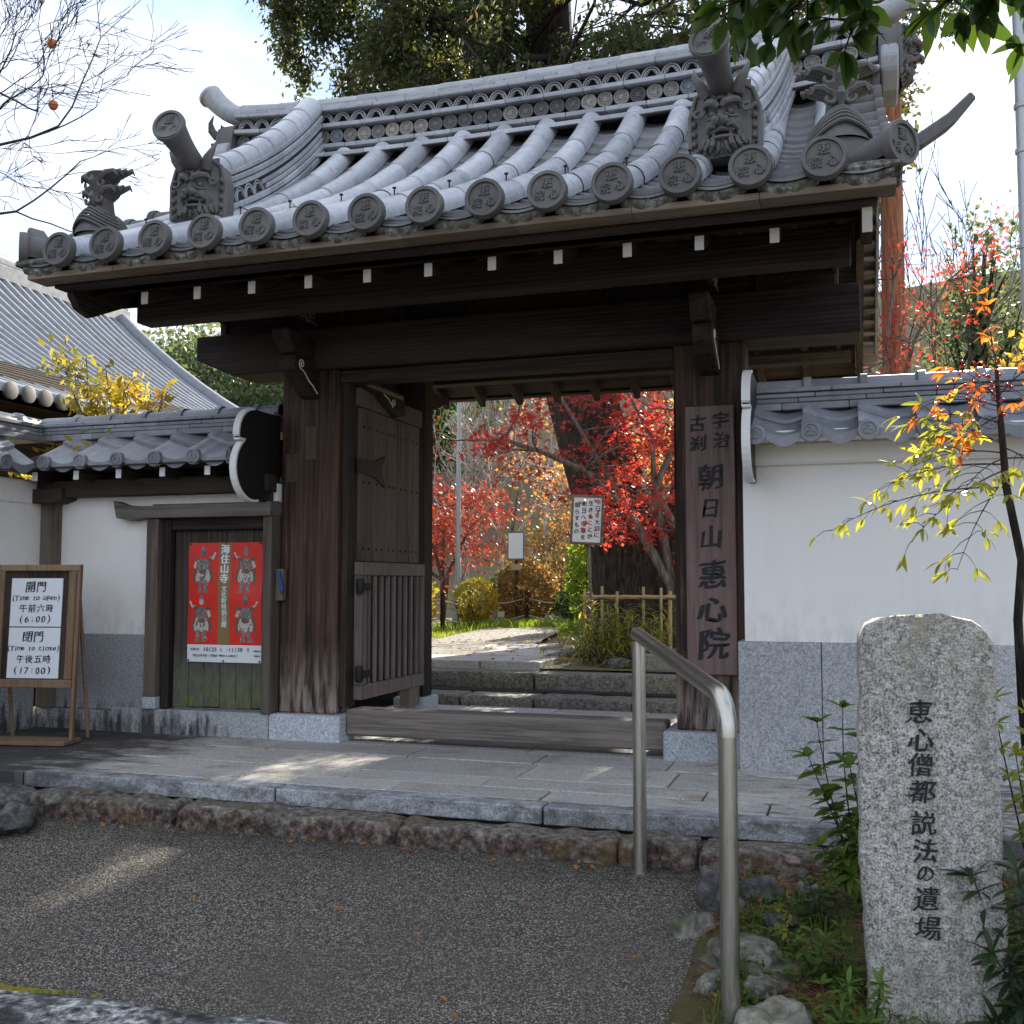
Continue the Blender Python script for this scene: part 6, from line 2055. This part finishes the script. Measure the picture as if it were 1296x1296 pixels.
# low edging stones at the bed right of the path
for k, (x, y, w) in enumerate([(-2.5, 9.9, .16), (-2.62, 10.3, .13), (-1.95, 8.95, .2)]):
    tag(put('rock', rock_mesh('rock', 60 + k, w, w * .7, .07), 'rock', None, (x, y, .26), (0, 0, k)), ['mossy flat stone where the path meets the bamboo grass', 'small stone beside the mossy flat stone on the path edge', 'low stone below the bamboo grass by the upper step'][k], 'rock', 'edging stones of the garden path')
tag(build('edging_block', box(-1.75, -.6, 8.78, 9.0, .2, .36), 'fence_granite', None, bevel=.01), 'squared granite kerb block at the right end of the upper step', 'kerb')

# ---- bamboo fence
bf = thing('bamboo_fence', 'low bamboo fence with upright stakes at the foot of the maple', 'fence', (-2.1, 10.5, .24))
for k, x in enumerate([-2.62, -2.45, -2.28, -2.02, -1.83, -1.75, -1.55, -1.35]):
    h = .91 + .03 * math.sin(k * 2.3)
    build('stake', MB().tube([(x, 10.5 + (.03 if k % 2 else -.03), .2), (x + .004, 10.5 + (.03 if k % 2 else -.03), h)], .0145 if k != 5 else .022, 8), 'bamboo', bf, smooth=True)
rl = MB()
for i in range(7):
    x0 = -2.66 + i * .22
    rl.tube([(x0, 10.5, .825), (x0 + .1, 10.5, .822), (x0 + .212, 10.5, .82), (x0 + .22, 10.5, .82)], [.022, .0205, .0215, .024], 9)
build('rail', rl, 'bamboo', bf, smooth=True)
for x in (-2.45, -2.02, -1.75):
    build('rope_tie', MB().tube([(x + .03 * math.cos(a), 10.5 + .042 * math.sin(a), .822 + .02 * math.cos(a * .5)) for a in np.linspace(0, 6.28, 14)], .006, 5), 'cable', bf, fix=False)

# ---- rope fence left of the path
posts = [(-5.72, 14.31), (-5.80, 15.65), (-4.95, 16.0), (-3.95, 16.1)]
rf_labels = ['black post of the rope fence nearest the open door leaf', 'second black rope fence post behind the grey stub post', 'black rope fence post below the blank white sign', 'black rope fence post right of the rounded bush']
for (x, y), lb in zip(posts, rf_labels):
    p = build('rope_post', MB().tube([(x, y, .15), (x, y, .80)], .035, 10).lathe([(.040, .80), (.042, .815), (.030, .83)], 10, (x, y, 0)), 'iron', None, smooth=True)
    tag(p, lb, 'post', 'rope fence posts along the garden path')
rp_ = [(-6.9, 14.1), posts[0], posts[1], posts[2], posts[3]]
for zt, lb in ((.72, 'upper pale rope strung between the black garden posts'), (.45, 'lower pale rope strung between the black garden posts')):
    m = MB()
    for (x0, y0), (x1, y1) in zip(rp_[:-1], rp_[1:]):
        m.tube([(x0 + (x1 - x0) * t, y0 + (y1 - y0) * t, zt - .09 * math.sin(math.pi * t)) for t in np.linspace(0, 1, 9)], .011, 6, False)
    tag(build('fence_rope', m, 'rope', None, smooth='all', fix=False), lb, 'rope')
tag(build('stub_post', MB().lathe([(.055, .2), (.055, .72), (.05, .74)], 12, (-5.86, 15.2, 0)), 'galvanised', None, smooth=True), 'short grey stub post between the black rope posts', 'post')
# ---- tall slim pole
lpz = thing('slim_pole', 'tall slim grey metal pole standing in the garden left of the white sign', 'pole', (-6.5, 17, .24))
build('shaft', MB().tube([(-6.52, 17, .2), (-6.50, 17, 4.8)], [.045, .035], 12), 'galvanised', lpz, smooth=True)
build('base_sleeve', MB().tube([(-6.52, 17, .2), (-6.52, 17, 1.0)], .062, 12), 'galvanised', lpz, smooth=True)
# ---- signs
ws = thing('blank_sign', 'small white sign board in a brown frame on a dark post', 'sign', (-5.13, 16.0, .24))
build('post', MB().tube([(-5.13, 16.02, .2), (-5.13, 16.02, 1.4)], .022, 8), 'wood_z', ws, smooth=True)
build('frame', box(-5.275, -4.985, 15.985, 16.012, 1.325, 1.785), 'sill_wood', ws, bevel=.006)
build('panel', box(-5.252, -5.008, 15.978, 15.986, 1.35, 1.76), 'paper', ws)
build('name_plate', box(-5.22, -5.04, 15.985, 16.01, 1.16, 1.26), 'bamboo', ws, bevel=.004)
wb = thing('writing_board', 'brown-framed white board with lines of brush writing among the maple branches', 'sign', (-2.5, 10.2, .24))
build('post', MB().tube([(-2.48, 10.23, .2), (-2.51, 10.23, 1.45)], .017, 8), 'sill_wood', wb, smooth=True)
TL = rad(-3)
def wbp(u, v, l): return (-2.52 + u * math.cos(TL) - v * math.sin(TL), 10.2 - l, 1.60 + u * math.sin(TL) + v * math.cos(TL))
def wbox(u0, u1, v0, v1, l0, l1):
    m = box(u0, u1, l0, l1, v0, v1); m.v = [wbp(a, c, -b) for a, b, c in m.v]; return m
build('panel', wbox(-.145, .145, -.225, .225, 0, .012), 'paper', wb)
for q in ((-.168, .168, .225, .25), (-.168, .168, -.25, -.225)): build('frame', wbox(*q, -.008, .02), 'sill_wood', wb, bevel=.003)
for q in ((-.168, -.145, -.225, .225), (.145, .168, -.225, .225)): build('frame', wbox(*q, -.008, .02), 'sill_wood', wb, bevel=.003)
it = []
for c_, col in enumerate(['今日を大切に', '生きることが', '明日への道を', '照らすもの']):
    for k, ch in enumerate(col): it.append((ch, .105 - .07 * c_, .18 - .066 * k - .012 * c_, .056))
build('brush_writing', lettering(it, lambda u, v, l: wbp(u, v, .001 + l), nib=.03, lift=.0006, wob=.10), 'ink', wb, fix=False)

# ---- bare trees on the slope
def bare_tree(name, label, base, h, seed, mat='bark_pale', r=.09, depth=5, spread=.55, up=.25, n=3, group=None, lean=(0, 0), rmin=.008):
    rng = np.random.default_rng(seed)
    t = thing(name, label, 'tree', base, group)
    out, tips = [], []
    grow(rng, Vector(base) - Vector((0, 0, .2)), (lean[0], lean[1], 1), h * .32, r, depth, out, tips, .16, (2, n), up, .78, spread, 4, rmin)
    limbs('trunk', out, mat, t, 6, 3)
    return t, tips
bl_ = [((-8.2, 21.5), 5.2, 'bark_pale', 'bare grey-branched tree nearest behind the slim pole'),
       ((-7.0, 20.2), 4.6, 'bark_pale', 'bare pale tree with slanting stems above the blank sign'),
       ((-9.5, 25.5), 6.5, 'bark_pale', 'bare tree on the slope seen beside the door leaf'),
       ((-8.0, 25.0), 6.0, 'bark_grey', 'bare tree on the slope right behind the slim pole'),
       ((-6.4, 24.5), 6.0, 'bark_pale', 'bare tree on the slope above the orange maple'),
       ((-10.5, 29), 7.0, 'bark_grey', 'distant bare tree at the left of the gate view'),
       ((-8.6, 29.5), 7.0, 'bark_pale', 'distant bare tree in the middle of the gate view'),
       ((-7.2, 29), 7.0, 'bark_pale', 'distant bare tree at the right of the gate view'),
       ((-5.2, 27), 6.5, 'bark_grey', 'bare tree on the slope behind the leaning cypress')]
for k, ((x, y), h, mt, lb) in enumerate(bl_):
    bare_tree('bare_tree', lb, (x, y, gz(x, y)), h, 70 + k, mt, .08, 6, .5, .22, 3, 'bare trees on the slope behind the garden', (RNG.normal() * .12, 0), .007)

# ---- leafy trees
def leafy(name, label, base, h, cr, mat, seed, n=9000, size=.16, group=None, wood_mat='bark_grey', crz=None, low=.35, clumps=46, cs=.30):
    rng = np.random.default_rng(seed)
    t = thing(name, label, 'tree', base, group)
    b = Vector(base)
    out = [([b - Vector((0, 0, .3)), b + Vector((rng.normal() * .1, 0, h * .4)), b + Vector((rng.normal() * .2, 0, h * .92))], [h * .022, h * .016, h * .004])]
    crz = crz or h * (1 - low) / 2
    cz = b.z + h - crz
    P = []
    for k in range(clumps):
        d = rng.normal(size=3); d /= np.linalg.norm(d)
        rr = rng.uniform(.25, 1) ** .6
        c = np.array([b.x, b.y, cz]) + d * rr * np.array([cr, cr, crz])
        s0 = Vector((b.x, b.y, b.z + h * rng.uniform(.3, .75)))
        out.append(([s0, s0.lerp(Vector(c), .6) + Vector((0, 0, .1)), Vector(c)], [h * .006, h * .004, .008]))
        m = n // clumps
        q = rng.normal(size=(m, 3)) * np.array([cr, cr, crz * .7]) * cs * rng.uniform(.7, 1.2)
        P.append(c + q)
    limbs('trunk', out, wood_mat, t, 7, 4)
    leaf_cloud('crown', np.concatenate(P), size, mat, t, rng, .1, 1.7)
    return t
for k, (x, y, h, cr, mt, lb) in enumerate([
    (-20.5, 30, 7.2, 2.4, 'leaf_far', 'pale green tree beyond the hall roof, leftmost of the far trees'),
    (-17.5, 28, 7.4, 2.4, 'leaf_far', 'greyish green tree beyond the curved end of the hall roof'),
    (-15.0, 27, 5.6, 2.2, 'leaf_green', 'rounded green tree just left of the gate beam end'),
    (-13.2, 30, 7.5, 2.4, 'leaf_green', 'green tree hidden half by the left gate pillar')]):
    leafy('leafy_tree', lb, (x, y, gz(x, y)), h, cr, mt, 90 + k, 10000, .20, 'leafy trees on the slope left of the gate')
# shrub with yellow leaves behind the left wing wall
t, tips = bare_tree('yellowing_shrub', 'half-bare shrub with yellow and green leaves above the left wing wall', (-5.45, 7.3, .24), 2.75, 101, 'bark_grey', .04, 5, .55, .2, 3, None, (0, 0), .004)
rys = np.random.default_rng(6)
leaf_cloud('foliage', around(rys, tips, 1500, .05, .8), .06, 'leaf_yellowgreen', t, rys, .2, 2.2)
# right-hand background
redt = thing('red_barked_trunk', 'tall straight reddish trunk beside the right end of the gate roof', 'tree', (.58, 14, .24))
build('trunk', MB().tube([(.56, 14, .1), (.575, 14, 3.5), (.60, 14, 7), (.62, 14, 12)], [.17, .15, .13, .10], 12), 'bark_red', redt, smooth='all', fix=False)
rr_ = np.random.default_rng(8)
topc = np.array([.7, 14, 13.5]) + rr_.normal(size=(2500, 3)) * np.array([1.2, 1.2, 1.2])
leaf_cloud('crown', topc, .18, 'leaf_cypress', redt, rr_, .3, 2.2)
maple('crimson_maple', 'bright red maple sprays beside the reddish trunk, right of the gate roof', (.35, 13.2, .24), None,
      [[(.42, 13.2, 2.0), (.55, 13.2, 3.0), (.75, 13.1, 3.8), (1.15, 13.0, 4.5)], [(.42, 13.2, 2.0), (.40, 13.2, 3.2), (.55, 13.1, 4.6)], [(.4, 13.2, 2.2), (.3, 13.0, 3.0), (.45, 13.0, 3.6)], [(.42, 13.2, 2.4), (-.1, 13.1, 3.0), (-.6, 13.1, 3.3)]], 36, 'leaf_maple', 2100, .075, .15, 'bark_grey', .05)
bare_tree('bare_sapling', 'fine leafless tree against the bright sky right of the gate', (1.6, 16.0, .24), 7.6, 120, 'bark_twig', .08, 6, .42, .3, 3, None, (-.06, 0), .006)
leafy('pine_tree', 'grey-green tree behind the right wing wall', (2.3, 21, .3), 7.4, 1.1, 'leaf_far', 130, 3800, .12, None, 'bark_dark', None, .2, 46, .22)
leafy('pine_tree', 'second grey-green tree at the right picture edge, nearer the utility pole', (3.6, 20, .3), 7.0, 1.2, 'leaf_far', 131, 3600, .12, None, 'bark_dark', None, .2, 46, .22)
t, tips = bare_tree('golden_shrub', 'golden-leaved shrub above the coping at the right edge', (1.85, 9.2, .24), 3.1, 132, 'bark_grey', .04, 5, .5, .25, 3, None, (-.05, 0), .004)
leaf_cloud('foliage', around(rys, tips, 1700, .08, .8), .06, 'leaf_yellow', t, rys, .1, 1.8)
# utility pole and cables
up_ = thing('utility_pole', 'pale grey utility pole at the right edge against the sun', 'pole', (1.70, 11, .24))
build('shaft', MB().tube([(1.70, 11, .1), (1.68, 11, 9.5)], [.075, .06], 14), 'galvanised', up_, smooth=True)
for z in (4.2, 5.15, 5.6):
    build('band', MB().lathe([(.066, z), (.082, z + .01), (.082, z + .05), (.066, z + .06)], 14, (1.69, 11, 0)), 'galvanised', up_, smooth=True)
tag(build('overhead_cable', MB().tube([(-3.35, 12.1, 5.6), (-2.72, 10, 6.36), (-1.5, 10, 6.73), (1.68, 11, 8.0)], .008, 5), 'cable', None, smooth='all', fix=False), 'thin dark cable crossing in front of the cypress crown', 'cable')
tag(build('overhead_cable', MB().tube([(-3.35, 12.1, 5.76), (-2.72, 10, 6.52), (-1.5, 10, 6.87), (1.68, 11, 8.15)], .008, 5), 'cable', None, smooth='all', fix=False), 'second thin cable just above the first over the gate roof', 'cable')

# ================================================================== TEMPLE HALL, FAR LEFT
HW = 5.1
hall = thing('temple_hall', 'temple hall with a broad curved grey tiled roof behind the left wall', 'building', (-14, 8, .2))
def hx(t): return -12.93 + HW * t
def hzz(t): return 5.86 - .95 * HW * t + .07 * (HW * t) ** 2
HY0, HY1 = -6.0, 16.0
build('roof_slope', MB().grid(lambda u, v: (hx(v), HY0 + (HY1 - HY0) * u, hzz(v)), 4, 14), 'roof_tile_wall', hall, fix=False)
rmx = MB().tube([(hx(t), 0, hzz(t) + .015) for t in np.linspace(0, 1, 10)], .075, 7, True, (-1.7, 1.7), (0, 0, 1)).mesh('roll_tile', smooth=True, fix=False)
hroof = [o for o in hall.children][0]
y = HY1 - .35
while y > 5.5:
    put('roll_tile', rmx, 'roof_tile_hall', hroof, (0, y, 0)); y -= .235
dm3 = MB().lathe([(.085, -.04), (.09, 0), (.07, .004)], 14, axis='X').mesh('eave_disc', smooth=True)
y = HY1 - .35
while y > 8:
    put('eave_disc', dm3, 'roof_tile_clay', hroof, (hx(1) + .02, y, hzz(1) + .02)); y -= .235
vg = [(hx(t), HY1 - .10, hzz(t) + .05 + .05 * t ** 3) for t in np.linspace(0, 1, 12)]
build('verge_ridge', MB().tube(vg, .16, 10), 'roof_tile_hall', hall, smooth=True)
build('main_ridge', MB().box(hx(0) - .20, hx(0) + .20, HY0, HY1 + .1, hzz(0) - .1, hzz(0) + .16).box(hx(0) - .15, hx(0) + .15, HY0, HY1 + .1, hzz(0) + .165, hzz(0) + .26), 'roof_tile_wall', hall, bevel=.02)
build('ridge_cap', MB().tube([(hx(0), HY0, hzz(0) + .28), (hx(0), HY1 + .15, hzz(0) + .28)], .11, 10), 'roof_tile_hall', hall, smooth=True)
build('rear_slope', MB().add([(hx(0), HY0, hzz(0)), (hx(0), HY1, hzz(0)), (hx(0) - HW, HY1, hzz(1)), (hx(0) - HW, HY0, hzz(1))], [(0, 1, 2, 3)]), 'roof_tile_wall', hall, fix=False)
build('wall', box(hx(0) - 3.0, hx(1) - 1.0, HY0 + 1, HY1 - 1.2, .1, 3.4), 'wood_y', hall)
build('eave_soffit', MB().add([(hx(.72), HY0, hzz(.72) - .14), (hx(.72), HY1, hzz(.72) - .14), (hx(1), HY1, hzz(1) - .1), (hx(1), HY0, hzz(1) - .1)], [(0, 1, 2, 3)]), 'wood_y', hall, fix=False)

# evergreens added behind the gate roof, mostly hidden, to block sun on the ramp
for k, (x, y, h, cr, lb) in enumerate([(-.45, 18.5, 10.6, 1.05, 'tall evergreen added to block sun behind the right half of the gate roof'), (-1.75, 18.8, 10.8, 1.0, 'tall evergreen added to block sun behind the middle of the gate roof'), (.15, 20.5, 11.4, .8, 'slim evergreen added to block sun behind the right end of the gate ridge')]):
    leafy('evergreen', lb, (x, y, gz(x, y)), h, cr, 'leaf_cypress', 140 + k, 7500, .15, 'added sun-blocking evergreens behind the gate roof', 'bark_dark', h * .165, .3, 60, .27)
